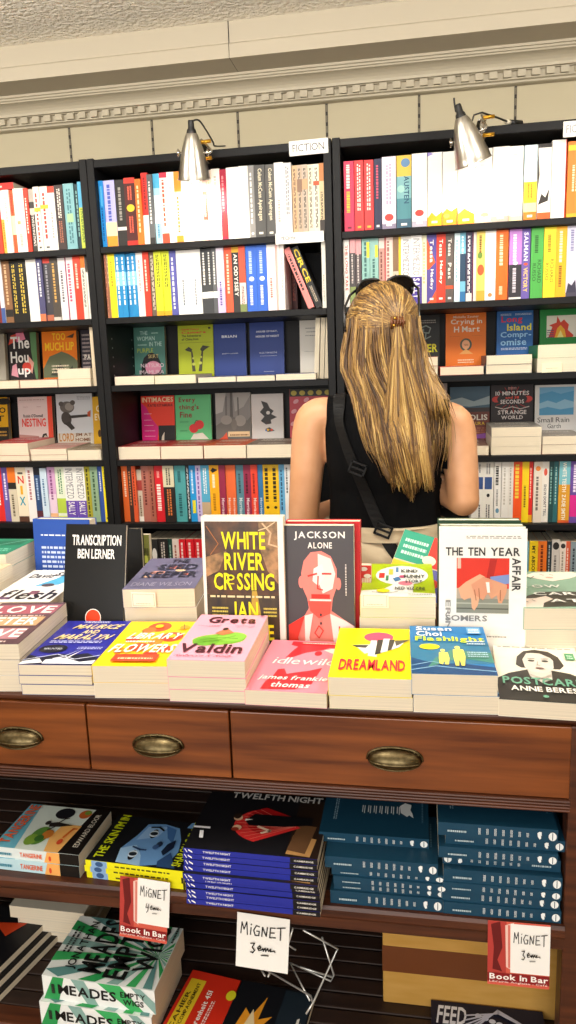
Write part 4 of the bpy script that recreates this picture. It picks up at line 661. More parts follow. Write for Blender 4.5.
z = .7105
for i in range(4):
    pr += [(1.0985, z - .0008), (1.0975, z - .0025), (1.0985, z - .0044), (1.101, z - .005)]; z -= .005
pr += [(1.103, .690)]
b.prism(pr[::-1], XT0, XT1, mahog2); tpart('reeded_rail', b)
def shelf_rail(nm, zt, zb):
    b = MB()
    b.prism([(1.135, zt), (1.135, zb), (1.104, zb), (1.101, zb + .003), (1.101, zb + .022), (1.0965, zb + .025), (1.0945, zb + .030), (1.0945, zt - .006), (1.097, zt)], XT0, XT1, mahog2)
    y = 1.138
    while y < 1.6:
        b.bbox((XT0, y, zt - .014), (XT1 + .03, y + .034, zt - .0005), darkw, .0022, 2); y += .0385
    b.box((XT0, 1.135, zt - .02), (XT1 + .03, 1.61, zt - .0145), darkw)
    tpart(nm, b)
shelf_rail('slatted_shelf', Z2, .445); shelf_rail('slatted_shelf', Z3, .135)
for x0, x1 in ((XT1 - .002, XT1 + .036), (XT0 - .036, XT0 + .002)):
    for y0 in (1.1, 1.585):
        b = MB(); b.bbox((x0, y0, 0), (x1, y0 + .04, TOP - .012), mahog2, .003, 2); tpart('leg', b)
b = MB(); b.box((XT1 + .028, 1.14, .12), (XT1 + .036, 1.585, TOP - .02), darkw); tpart('side_panel', b)
b = MB(); b.box((XT0 - .036, 1.14, .12), (XT0 - .028, 1.585, TOP - .02), darkw); tpart('side_panel', b)
b = MB()
for i in range(16): b.box((XT0, 1.612, .14 + i * .043), (XT1 + .03, 1.62, .14 + i * .043 + .040), darkw)
tpart('back_panel', b)
# ==== books on the table ======================================================================
def flipv(q):       # the same spine print on a book turned end for end
    q = list(q)
    if q[0] == 'p': q[1] = [(1 - a, 1 - b_) for a, b_ in q[1]]
    elif q[0] == 'e': q[1], q[2] = 1 - q[1], 1 - q[2]
    elif q[0] in ('r', 'g'): q[1], q[2], q[3], q[4] = 1 - q[3], 1 - q[4], 1 - q[1], 1 - q[2]
    return tuple(q)
def stack(M0, w, h, items, noun, top_label, art, hard=False, grp=None, side=False, sart=(), jit=.002):
    """items bottom first: (thickness, cover hex, dx, dy); the last one is the top book with the artwork"""
    z = 0; n = len(items)
    for i, it in enumerate(items):
        t, col = it[0], it[1]; dx = it[2] if len(it) > 2 else 0; dy = it[3] if len(it) > 3 else 0
        last = i == n - 1
        lab = top_label if last else '%s, %s from the top' % (noun, ORD[n - 1 - i])
        kw = dict(spine=[flipv(q) for q in sart] if len(it) > 5 else sart, spine_col=it[4] if len(it) > 4 else None) if side else {}
        book('hardback' if hard else 'paperback', lab, w, h, t - .0003, M0 @ Matrix.Translation((dx, dy, z)), col, art, hard=hard, group=grp, **kw)
        z += t
CR, KW = 'f3ead8', 'f8f6f2'
GF = 'flat stacks along the front of the table'
stack(Mflat(-.797, 1.1, TOP, 5.5), .130, .225, [(.029, 'e8e2d8', .001), (.028, 'e8e2d8', -.001), (.029, '5d4348')], 'thick white-paged copy under the LOVE AFTER LOVE book', 'mauve brown LOVE AFTER LOVE paperback with pink lettering, left edge of table', [
 ('r', 0, .68, 1, .95, '8a6068'), ('r', .05, .7, .98, .92, 'a85a68'), ('r', 0, .4, .95, .62, 'c8a078'), ('r', .02, .1, .9, .34, 'b07c84'), ('t', 'LOVE', .05, .71, .95, .9, 'fbeee8', 1), ('t', 'AFTER', .05, .42, .9, .6, 'fbeee8', 1), ('t', 'LOVE', .05, .13, .9, .32, 'fbeee8', 1), ('g', .1, .62, .9, .67, 'd8b8b0', 1), ('g', .1, .02, .8, .08, 'e8c8c0', 1)], grp=GF)
stack(Mflat(-.664, 1.1, TOP, 3.5), .127, .218, [(.019, '2c3a8c', .002), (.016, '2c3a8c', -.001), (.0195, '2a2c96')], 'white-paged copy under the Maurice and Maralyn book', 'deep blue Maurice and Maralyn paperback with white sail', [
 ('p', [(0, 0), (1, 0), (1, .14), (.8, .24), (.6, .2), (.4, .22), (.2, .14), (0, .2)], '1c1e34'), ('p', [(.3, .1), (.55, .14), (.8, .06), (1, .1), (1, .02), (.3, .02)], 'd8dce8'), ('p', [(0, .06), (.2, .12), (.3, .04), (0, 0)], 'e8eaf0'), ('p', [(.5, .06), (.72, .34), (.58, .12)], 'f6f4ee'), ('p', [(.45, .08), (.66, .32), (.5, .16), (.38, .12)], 'd8dcea'),
 ('e', .25, .32, .2, .09, '14162c'), ('t', 'HAUNTED', .12, .3, .38, .335, 'd8dce8', 0), ('l', [(0, .08), (.4, .2), (.7, .1), (1, .18)], .02, 'c8cce0'), ('t', 'MAURICE', .2, .78, .9, .89, 'f4dc9c', 1, .1), ('t', 'AND', .42, .66, .66, .75, 'f4dc9c', 1, .1), ('t', 'MARALYN', .1, .52, .88, .64, 'f4dc9c', 1, .1), ('g', .1, .44, .85, .5, 'c8ccf0', 2), ('g', .3, .92, .7, .97, 'e0e4f4', 2), ('g', .6, .3, .95, .36, 'b8bcec', 2)], grp=GF)
stack(Mflat(-.532, 1.1, TOP, 4), .129, .216, [(.027, 'f0e6d8', .001), (.030, 'ffd21a')], 'white-paged copy under the yellow flowers book', 'yellow flowers paperback with orange red blossoms and white lettering', [
 ('e', a, b_, r, r * .7, c) for a, b_, r, c in ((.5, .86, .17, 'e8502c'), (.38, .78, .1, 'f0702c'), (.78, .62, .16, 'e84a30'), (.6, .5, .1, 'f58a2c'), (.25, .56, .1, 'e8502c'), (.42, .38, .13, 'ee5a30'), (.8, .34, .1, 'e8502c'), (.2, .3, .08, 'f08a1c'), (.65, .22, .1, 'e8402c'), (.88, .84, .07, 'f4a02c'), (.5, .86, .06, 'ffd21a'), (.78, .62, .06, 'ffc21a'))] + [
 ('l', [(.15, .7), (.3, .75), (.35, .65), (.25, .6)], .015, '6a6a2c'), ('l', [(.85, .9), (.9, .78), (.8, .76)], .015, '6a6a2c'), ('l', [(.1, .45), (.3, .48), (.5, .6), (.7, .7)], .012, '7a7428'), ('l', [(.3, .2), (.5, .3), (.9, .45)], .012, '7a7428'), ('t', 'LIBRARY', .16, .54, .9, .68, 'fbf6ea', 1, .08), ('t', 'FLOWERS', .06, .24, .92, .42, 'fbf6ea', 1, .05), ('g', .2, .46, .6, .52, 'fbf6ea', 1), ('r', .2, .06, .8, .2, 'ea4a2c'), ('g', .28, .1, .74, .15, 'fbe0b0', 1)], grp=GF)
stack(Mflat(-.402, 1.1, TOP, 1.5), .128, .222, [(.021, 'f0a8bc', .001), (.022, 'f0a8bc', .0005), (.0295, 'f2a6bb')], 'pink edged copy under the Greta and Valdin book', 'pink Greta and Valdin paperback with green dress figure', [
 ('e', .5, .42, .36, .12, '7cb83a', 8), ('e', .34, .37, .18, .09, '6aa82e'), ('e', .66, .48, .2, .1, '8cc84a'), ('l', [(.25, .4), (.5, .46), (.75, .44)], .015, '4f8a20'), ('l', [(.3, .36), (.5, .4), (.7, .5)], .012, '5a9426'), ('e', .52, .57, .09, .05, 'd88a60'), ('p', [(.4, .54), (.52, .66), (.66, .56), (.52, .5)], 'c87850'), ('e', .51, .64, .04, .03, '3a2a24'), ('t', 'Greta', .18, .78, .88, .93, '4a1626', 1), ('t', 'Valdin', .05, .13, .9, .31, '4a1626', 1), ('t', 'Rebecca K Reilly', .03, .04, .78, .09, 'd8384c', 0, .1), ('g', .08, .7, .4, .73, 'd87a94', 1), ('g', .62, .7, .9, .73, 'd87a94', 1), ('e', .93, .97, .03, .012, '3a1a24')], grp=GF)
stack(Mflat(-.275, 1.1, TOP, -1), .132, .222, [(.026, 'f08a9c')], '', 'pink idlewild paperback with red hands, lying alone', [
 ('p', [(.3, .98), (1, .98), (.98, .84), (.85, .86), (.75, .8), (.55, .74), (.4, .64), (.3, .62), (.36, .78), (.4, .86), (.3, .9)], 'e02a34'), ('e', .72, .73, .05, .05, 'e02a34'), ('p', [(.78, .8), (.9, .84), (1, .82), (1, .72), (.9, .74)], 'f4dcd8'), ('p', [(.18, .02), (.6, .04), (.78, .14), (.84, .44), (.7, .38), (.55, .34), (.42, .3), (.36, .4), (.28, .38), (.26, .26), (.2, .16)], 'e02a34'), ('t', 'idlewild', .16, .49, .98, .62, 'fbeae6', 0, .04), ('t', 'james frankie', .08, .17, .94, .27, 'fbeae6', 1, .04), ('t', 'thomas', .28, .06, .76, .15, 'fbeae6', 1, .04), ('r', .45, .92, .95, .95, 'f08a80'), ('g', .5, .925, .9, .945, 'fbe0d8', 1)], grp=GF)
stack(Mflat(-.140, 1.1, TOP + .0, 1), .129, .222, [(.022, 'f0e2b0', .0015), (.031, 'ffe414')], 'cream-paged copy under the DREAMLAND book', 'bright yellow DREAMLAND paperback with striped tower', [
 ('e', .56, .8, .2, .11, 'ec4a70'), ('p', [(.2, .62), (.52, .64), (.5, .5), (.4, .44), (.3, .56)], 'f4f0e8'), ('p', [(.2, .62), (.44, .62), (.4, .56), (.28, .57)], '4a463e'), ('p', [(.44, .4), (.56, .38), (.54, .72), (.46, .72)], 'f4f0e8'), ('p', [(.53, .42), (.62, .46), (.63, .74), (.55, .74)], '3a362e'), ('p', [(.6, .46), (.7, .5), (.72, .76), (.63, .76)], 'f4f0e8'), ('p', [(.69, .5), (.76, .54), (.78, .74), (.71, .74)], '4a463e'), ('p', [(.74, .52), (.84, .58), (.92, .7), (.78, .7)], 'f4f0e8'), ('p', [(.8, .6), (.98, .74), (.78, .72)], '5a5648'), ('t', 'DREAMLAND', .1, .12, .92, .32, 'e8283c', 1), ('g', .2, .86, .45, .88, 'd8b818', 1), ('g', .1, .36, .34, .38, 'c8a818', 1)], grp=GF)
stack(Mflat(-.011, 1.1, TOP, 1.5), .128, .212, [(.029, 'f0ece4', .003), (.035, '2478b4')], 'white-paged copy under the Flashlight book', 'blue Flashlight paperback with two yellow figures on the shore', [
 ('r', 0, .2, 1, .62, '35789a'), ('p', [(0, 0), (1, 0), (1, .14), (.6, .2), (.3, .18), (0, .3)], '1a4a78'), ('p', [(.2, .12), (.6, .3), (1, .22), (1, .42), (.5, .46), (.3, .3)], '4a8a7c'), ('l', [(.0, .06), (.3, .14), (.6, .1), (1, .06)], .02, '8ab8d8'), ('l', [(0, .14), (.25, .22), (.4, .18)], .015, '8ab8d8'), ('e', .24, .52, .13, .06, 'f4e22c'), ('g', .16, .5, .34, .53, '8a8010', 1),
 ('e', .4, .44, .03, .03, 'f6e87c'), ('p', [(.35, .4), (.46, .4), (.47, .28), (.45, .16), (.41, .16), (.4, .24), (.38, .16), (.34, .18), (.34, .28)], 'f6e46a'), ('e', .59, .5, .035, .035, 'f6e87c'), ('p', [(.53, .46), (.66, .46), (.67, .32), (.64, .14), (.6, .14), (.59, .26), (.57, .14), (.53, .14), (.52, .32)], 'f6e46a'),
 ('t', 'Susan', .08, .87, .56, .96, 'f6f8fa', 1), ('t', 'Choi', .08, .74, .42, .85, 'f6f8fa', 1), ('t', 'Flashlight', .06, .6, .96, .73, 'd8ec2c', 1), ('r', .76, .8, .94, .95, '6aa8d4'), ('g', .78, .82, .92, .93, 'f0f6fa', 3), ('g', .72, .56, .95, .66, 'cfe0ec', 2), ('g', .7, .3, .95, .42, 'b0d0dc', 3)], grp=GF)
stack(Mflat(.119, 1.1, TOP, -3), .138, .232, [(.027, 'efe6d2')], '', 'cream POSTCARD paperback with grey portrait of a dark haired woman', [
 ('g', .05, .94, .95, .97, '8a8478', 1), ('p', [(.24, .6), (.27, .76), (.36, .87), (.5, .91), (.66, .88), (.76, .78), (.8, .62), (.74, .55), (.3, .55)], '3a332e'), ('p', [(.0, 0), (1, 0), (1, .38), (.84, .48), (.66, .52), (.36, .52), (.14, .44), (0, .34)], '2e2c28'), ('p', [(.36, .55), (.64, .55), (.62, .36), (.5, .3), (.38, .4)], 'cfc8bc'), ('p', [(.34, .56), (.33, .7), (.38, .82), (.5, .85), (.63, .82), (.69, .7), (.67, .56), (.6, .48), (.5, .46), (.41, .48)], 'd8d0c4'), ('p', [(.34, .72), (.4, .84), (.55, .83), (.68, .74), (.66, .86), (.5, .9), (.36, .86)], '3a332e'), ('e', .43, .68, .04, .018, '4a443e'), ('e', .59, .68, .04, .018, '4a443e'), ('l', [(.39, .72), (.47, .72)], .012, '5a544c'), ('l', [(.55, .72), (.63, .72)], .012, '5a544c'), ('l', [(.5, .66), (.49, .6), (.52, .59)], .01, 'a89e90'), ('e', .51, .54, .05, .014, '7a5a54'), ('l', [(.38, .42), (.5, .36), (.62, .43)], .02, 'b8b0a4'), ('r', .84, .72, .95, .84, '4a9a64'), ('g', .86, .74, .93, .82, 'd8ecd8', 2), ('t', 'POSTCARD', .06, .24, .98, .36, '6aa88c', 1), ('t', 'ANNE BEREST', .14, .13, .94, .21, 'f4efe4', 1), ('e', .5, .06, .03, .02, '6aa88c')], grp=GF)
# second row and behind
GS = 'standing books facing the viewer on the table'
dustm = ink('181818', .22)
book('hardback', 'leaning glossy black Transcription hardback with orange disc', .127, .237, .013, Mstand(-.702, 1.345, TOP, 15, -2), dustm, [
 ('t', 'TRANSCRIPTION', .1, .82, .93, .91, 'f8f6f2', 1), ('t', 'BEN LERNER', .2, .71, .83, .79, 'f8f6f2', 1), ('e', .5, .215, .135, .075, 'f4efe6'), ('e', .5, .215, .122, .068, 'e8441c')], hard=True, group=GS, pages='e0dacd')
book('hardback', 'black hardback standing behind the Transcription cover and violet stack', .131, .168, .014, Mstand(at(142, 540, 1.64).x - .131, 1.643, TOP, 3, 0), dustm, [], hard=True, group=GS)
book('paperback', 'olive spined paperback standing behind the black Transcription pair', .125, .150, .016, Mstand(at(148, 550, 1.64).x - .125, 1.66, TOP, 3, 0), '7a7c3a', [('e', .9, .6, .06, .1, 'c8cc5a'), ('g', .8, .2, .98, .9, '3a3c18', 3)], group=GS)
book('hardback', 'blue back cover with white blurb lines, standing behind the flesh book', .142, .196, .036, Mstand(at(30, 540, 1.6).x + .012, 1.628, TOP, 4, -3), '2c52a8', [('g', .12, .8, .95, .83, 'e8ecf6', 1), ('g', .12, .3, .9, .7, 'c8d4ee', 7), ('g', .12, .15, .9, .22, 'c8d4ee', 1)], hard=True, group=GS)
wr = mat('foliage_print', '1e1710', .38, noise=.5, nscale=(45, 45, 45), col2='6a4222', ndetail=6)
wr2 = mat('foliage_print_light', '4a3a1e', .38, noise=.4, nscale=(60, 60, 60), col2='b88c5c', ndetail=6)
book('paperback', 'WHITE RIVER CROSSING paperback with yellow title in a white border, standing', .156, .257, .026, Mstand(-.404, 1.355, TOP, 3, 0), 'f4f0e6', [
 ('r', .035, .03, .93, .965, wr), ('p', [(.7, .96), (.93, .96), (.93, .5), (.8, .6), (.72, .75)], wr2), ('p', [(.035, .7), (.3, .75), (.2, .6), (.035, .55)], wr2), ('l', [(.75, .95), (.85, .88), (.82, .8), (.93, .78)], .02, 'd8b890'), ('l', [(.7, .9), (.8, .92), (.9, .96)], .012, 'e0c8a0'), ('l', [(.06, .93), (.2, .8), (.1, .72)], .01, 'a86a3a'),
 ('r', .035, .03, .93, .42, mat('dark_river_print', '14120c', .38, noise=.4, nscale=(50, 20, 50), col2='4a3a14', ndetail=5)), ('p', [(.6, .45), (.66, .45), (.74, .12), (.56, .12)], 'b89a3c'), ('t', 'WHITE', .24, .76, .78, .89, 'f2ea1c', 1), ('t', 'RIVER', .27, .605, .76, .735, 'f2ea1c', 1), ('t', 'CR SSING', .13, .455, .88, .585, 'f2ea1c', 1), ('e', .345, .55, .045, .022, 'f2ea1c'), ('e', .345, .55, .025, .012, '3a2c14'), ('r', .305, .5, .385, .507, 'f2ea1c'), ('g', .08, .4, .88, .43, 'e8d8a8', 1), ('t', 'IAN', .38, .24, .67, .37, 'f2ea1c', 1), ('g', .1, .26, .3, .34, 'd8ca5a', 3), ('g', .74, .26, .9, .34, 'd8ca5a', 3), ('t', 'McGUIRE', .14, .08, .86, .2, 'f2ea1c', 1)], group=GS)
rf, rd = 'f08a80', 'e0382c'
book('paperback', 'grey JACKSON ALONE cover with pink and red head, standing', .134, .238, .02, Mstand(-.253, 1.362, TOP, 3, 0), '4c4b50', [
 ('r', 0, 0, .07, 1, '3a393e'), ('g', .02, .2, .045, .6, 'd8d4d0', 1, 1), ('t', 'JACKSON', .17, .885, .88, .955, 'f8f6f2', 1, 0, .14), ('t', 'ALONE', .36, .82, .7, .87, 'f8f6f2', 1, 0, .14),
 ('p', [(.28, .5), (.26, .62), (.3, .72), (.4, .79), (.55, .8), (.68, .76), (.76, .66), (.76, .52), (.7, .42), (.68, .32), (.86, .25), (1, .2), (1, 0), (.07, 0), (.07, .2), (.3, .28), (.36, .34), (.34, .42)], rf), ('e', .26, .55, .04, .05, rf), ('e', .78, .54, .04, .05, rf), ('p', [(.5, .78), (.68, .74), (.74, .62), (.7, .5), (.56, .46), (.5, .56)], 'fbe8e4'), ('p', [(.44, .66), (.56, .7), (.6, .6), (.5, .52), (.42, .56)], 'fbf0ec'), ('l', [(.36, .6), (.48, .62)], .025, rd), ('l', [(.56, .62), (.68, .62)], .025, rd), ('l', [(.5, .6), (.49, .5), (.56, .49)], .018, rd), ('r', .4, .42, .66, .455, rd), ('r', .38, .4, .68, .415, 'fbe8e4'), ('p', [(.35, .4), (.68, .4), (.66, .3), (.5, .26), (.38, .32)], 'e8564a'), ('p', [(.07, .2), (.3, .28), (.2, .1), (.24, 0), (.07, 0)], rd), ('p', [(.3, .28), (.42, .3), (.36, .1), (.4, 0), (.3, 0)], 'fbe8e4'), ('p', [(.66, .3), (.86, .25), (1, .2), (1, 0), (.72, 0)], 'fbe8e4'), ('l', [(.5, .2), (.44, .14), (.5, .1), (.56, .16), (.5, .2)], .015, rd), ('e', .53, .29, .015, .012, '3a3438'), ('e', .53, .22, .015, .012, '3a3438'), ('r', .78, .08, .8, .2, rd), ('r', .84, .02, .88, .16, rd), ('g', .88, .45, .91, .7, 'd8d4d0', 1, 1)], group=GS)
book('hardback', 'red hardback standing behind the grey JACKSON ALONE cover', .140, .240, .03, Mstand(-.249, 1.397, TOP, 3, 0), 'c8141c', [], hard=True, group=GS)
book('paperback', 'small red patterned paperback standing at Jackson cover right edge',   .072, .14, .02, Mstand(-.165, 1.45, TOP, 3, 0), 'd8382c', [('e', .8, .95, .1, .03, 'f4e8dc'), ('e', .9, .85, .1, .03, 'f4e8dc'), ('g', .6, .1, 1, .9, 'f4dcd0', 5)], group=GS)
photo = [('r', .19, .36, .8, .78, 'b8a898'), ('r', .19, .55, .8, .78, 'd8301c'), ('p', [(.58, .78), (.66, .78), (.6, .56), (.52, .56)], 'b01c10'), ('r', .2, .7, .24, .78, 'd8b8a8'), ('r', .19, .36, .8, .47, '8a8c80'), ('r', .19, .39, .8, .4, '5a5c52'), ('r', .19, .43, .8, .44, 'b0b2a4'), ('p', [(.58, .64), (.8, .66), (.8, .59), (.6, .57)], '7a90c8'), ('p', [(.5, .57), (.6, .62), (.78, .58), (.77, .52), (.72, .44), (.68, .44), (.66, .5), (.6, .47), (.57, .5)], 'd89a78'), ('p', [(.21, .55), (.3, .6), (.46, .66), (.52, .64), (.48, .54), (.44, .42), (.4, .38), (.37, .4), (.36, .48), (.28, .46), (.24, .48)], 'e0a886'), ('p', [(.36, .58), (.5, .64), (.6, .62), (.62, .56), (.54, .5), (.5, .46), (.46, .48), (.4, .5)], 'd89474'), ('l', [(.42, .46), (.4, .54)], .01, 'a86a4c'), ('l', [(.46, .47), (.45, .55)], .01, 'a86a4c'), ('l', [(.7, .46), (.7, .54)], .01, 'a86a4c'), ('p', [(.53, .6), (.57, .6), (.58, .52), (.55, .52)], 'f4ece4')]
grn = '2c4a34'
book('hardback', 'white THE TEN YEAR AFFAIR cover with red photo of hands, standing', .148, .238, .026, Mstand(.0375, 1.345, TOP, 3, 0), 'f8f5f0', photo + [
 ('g', .3, .93, .93, .955, '9a9690', 2), ('t', 'THE', .06, .8, .26, .862, '3a3836', 1), ('t', 'TEN', .32, .8, .52, .862, '3a3836', 1), ('t', 'YEAR', .58, .8, .92, .862, '3a3836', 1), ('T', 'AFFAIR', .83, .535, .93, .785, '3a3836', 1), ('T', 'ERIN', .06, .22, .12, .46, '9a9692', 1), ('t', 'SOMERS', .06, .3, .55, .345, '8a8682', 1), ('g', .55, .18, .78, .195, '7a7672', 1)], hard=True, group=GS, pages='efe4cc')
for i, (dy, zz_, lab) in enumerate(((.038, 0, 'green edged hardback second in the row behind the Ten Year Affair cover'), (.080, .001, 'green edged hardback last in the row behind the Ten Year Affair cover'))):
    book('hardback', lab, .148, .236 + zz_, .03, Mstand(.0375 - .001 * i, 1.345 + dy, TOP, 3, 0), grn, [], hard=True, group=GS, pages='efe4cc')
# flat stacks of the second row
GB = 'flat stacks in the second row of the table'
stack(Mflat(-.570, 1.338, TOP, 6), .142, .235, [(.04, CR), (.036, CR, .002), (.0385, '6d6a88')], 'cream-paged copy under the Seed Keeper book', 'dusty violet Seed Keeper paperback with a price card in front', [
 ('e', .3, .5, .12, .05, 'd89a8c'), ('e', .5, .66, .1, .05, 'c87a74'), ('e', .62, .56, .08, .04, 'e8c8a0'), ('l', [(.1, .3), (.3, .5), (.5, .68), (.8, .5)], .012, '3a4458'), ('l', [(.2, .7), (.4, .55), (.7, .4), (.9, .5)], .012, '3a4458'), ('e', .75, .42, .06, .03, 'd87a64'), ('e', .2, .36, .06, .03, 'e0b090'), ('t', 'THE', .38, .8, .66, .93, '2e3044', 1), ('t', 'SEED', .25, .58, .85, .75, '2e3044', 1), ('t', 'KEEPER', .12, .32, .92, .5, '2e3044', 1), ('t', 'DIANE WILSON', .08, .06, .92, .17, 'a8a4bc', 0)], grp=GB)
kz = .0335
stack(Mflat(-.108, 1.345, TOP, 1), .138, .232, [(.032, 'e8e8d8', .0015), (.034, 'e8e8d8', -.001), (.041, 'b2c81a')], 'cream-paged copy under the lime speech bubble book', 'lime green book with white speech bubble, price card in front', [
 ('p', [(0, 0), (1, 0), (1, .1), (.72, .12), (.3, .2), (.0, .16)], 'fbfaf2'), ('r', 0, 0, 1, .1, 'fbfaf2'), ('e', .55, .62, .38, .3, 'fbfaf2'), ('p', [(.24, .5), (.5, .4), (.3, .2), (.42, .1), (.7, .1), (.72, .4)], 'fbfaf2'), ('r', .22, .52, .3, .68, 'd8382c'), ('r', .32, .44, .36, .6, '4a8a5c'), ('r', .36, .62, .42, .8, 'e0c84a'), ('r', .46, .7, .5, .86, '5a8ab8'), ('p', [(.42, .5), (.5, .56), (.54, .46), (.46, .4)], '4a78a8'), ('e', .6, .36, .1, .06, 'e88a9c'), ('e', .56, .56, .05, .04, 'c8507a'), ('e', .3, .14, .09, .05, 'f2e22c'), ('l', [(.15, .1), (.3, .06), (.5, .12)], .012, '3a3a34'), ('t', 'KIND', .54, .68, .78, .78, '2e2c28', 1), ('t', 'FUNNY', .58, .5, .88, .61, '2e2c28', 1), ('t', 'STORY', .6, .36, .84, .45, '2e2c28', 1), ('t', 'NED VIZZINI', .46, .16, .86, .24, '2e2c28', 1), ('g', .64, .03, .95, .06, '8a8a80', 1)], grp=GB)
book('paperback', 'colourful book with teal yellow and red patches, behind the lime book', .125, .150, .02, Mstand(-.078, 1.60, TOP + .0405, 42, 0) @ Matrix.Rotation(R(-18), 4, 'Z'), 'd8c8a8', [
 ('r', 0, .5, .55, 1, '2f9a7c'), ('r', .55, .5, 1, 1, 'd8382c'), ('r', 0, 0, .6, .48, 'f4c41c'), ('r', .6, 0, 1, .48, '5a5aa0'), ('g', .08, .6, .5, .92, 'bfe4d4', 3), ('e', .6, .6, .12, .08, 'f0e0c8'), ('e', .8, .8, .12, .1, 'f0d0c0'), ('p', [(.35, .3), (.5, .4), (.7, .35), (.95, .3), (.8, .15), (.5, .12)], 'c83a2c'), ('e', .55, .22, .08, .05, 'f4e0d0'), ('l', [(.3, .15), (.55, .3), (.6, .48)], .02, '7a2a1c')], group=GB)
stack(Mflat(.182, 1.318, TOP, 3), .15, .235, [(.030, 'e8e4d4', .006), (.03, 'e4e4d4', .004), (.040, '8aa892')], 'white-paged copy under the sage green faces book', 'sage green paperback with two pale faces and dark hair', [
 ('p', [(0, .12), (.12, .3), (.3, .4), (.6, .42), (1, .4), (1, .06), (.5, .04), (.2, .02)], '4a463c'), ('p', [(0, .02), (.0, .22), (.2, .24), (.34, .3), (.4, .22), (.26, .12), (.22, .02)], 'f0ded0'), ('p', [(.24, .86), (.4, .96), (.9, .98), (1, .9), (.8, .78), (.56, .7), (.4, .76)], 'f0ded0'), ('l', [(.22, .84), (.3, .78), (.36, .84)], .014, '3a3a30'), ('l', [(.46, .9), (.5, .87)], .012, '4a3a30'), ('l', [(.58, .9), (.62, .87)], .012, '4a3a30'), ('e', .55, .8, .05, .02, 'e0a890'), ('l', [(.05, .16), (.08, .13)], .012, '3a2a24'), ('l', [(.14, .18), (.17, .15)], .012, '3a2a24'), ('t', 'L OW', .1, .5, .6, .58, 'f4f2ea', 1), ('t', 'CAR', .2, .3, .7, .38, 'f4f2ea', 1), ('t', 'AT', .34, .12, .7, .2, 'f4f2ea', 1), ('e', .04, .78, .03, .02, 'f4f2ea')], grp=GB)
stack(Mflat(-.864, 1.335, TOP, 4), .136, .235, [(.03, 'e8e0d8'), (.028, 'e8e0d8', .003), (.026, 'f2eeea')], 'cream-paged copy under the white flesh book', 'white flesh paperback with dark lettering and sky blue band', [
 ('p', [(.4, .45), (.78, .5), (.98, .85), (.96, .98), (.7, .94), (.6, .7)], '58b4dc'), ('t', 'flesh', .08, .06, .95, .34, '2a2428', 1, .05), ('t', 'David', .1, .72, .5, .86, '2a2428', 1, .05), ('t', 'Szalay', .5, .74, .98, .92, '2a2428', 1, .05), ('e', .62, .48, .1, .05, '5a4a4c'), ('r', .1, .06, .3, .12, '6a4a6a'), ('r', .5, .2, .64, .3, '8a5a6a')], grp=GB)
stack(Mflat(-1.036, 1.31, TOP, 2), .148, .185, [(.03, CR), (.03, CR), (.028, CR), (.03, 'ddc0a0')], 'cream-paged copy in the tall left edge stack', 'beige cover with brown script lettering, left table edge behind flesh', [('t', 'ering', .5, .1, .9, .26, '5a3a2c', 1, .1), ('g', .4, .4, .9, .6, '8a6a54', 2), ('p', [(.1, .05), (.4, .2), (.5, .1), (.4, 0)], '7a4a3c')], grp=GB)
stack(Mflat(-1.052, 1.505, TOP, 1), .14, .15, [(.036, CR), (.034, CR), (.034, CR), (.034, '2a8a6c')], 'cream-paged copy under the green book at the left', 'emerald green paperback at the back left of the table', [('g', .1, .2, .9, .4, '8ad0b8', 2), ('p', [(.2, .5), (.9, .6), (.9, .9), (.3, .8)], '1f7058'), ('l', [(.1, .1), (.9, .95)], .02, 'a8dcc8')], grp=GB)
def price(label, c, wv, hv, Y):
    return card('price_card', label, c, wv, hv, Y, [('r', .06, .1, .94, .12, 'a8a090'), ('r', .06, .88, .94, .9, 'a8a090'), ('r', .06, .1, .075, .9, 'a8a090'), ('r', .925, .1, .94, .9, 'a8a090'), ('g', .2, .24, .8, .3, '9a9284', 1)], col='f6efdc', thick=.0015)
price('cream price card against the Seed Keeper stack', (143.5, 600), .05, .03, 1.3375)
price('cream price card against the lime speech bubble stack', (375, 601), .05, .027, 1.3444)
book('paperback', 'red orange paperback lying at the right table end', .12, .19, .02, Mflat(.262, 1.36, TOP, 3) @ Matrix.Translation((0, -.06, 0)), 'e0542c', [], group=GB) if False else None
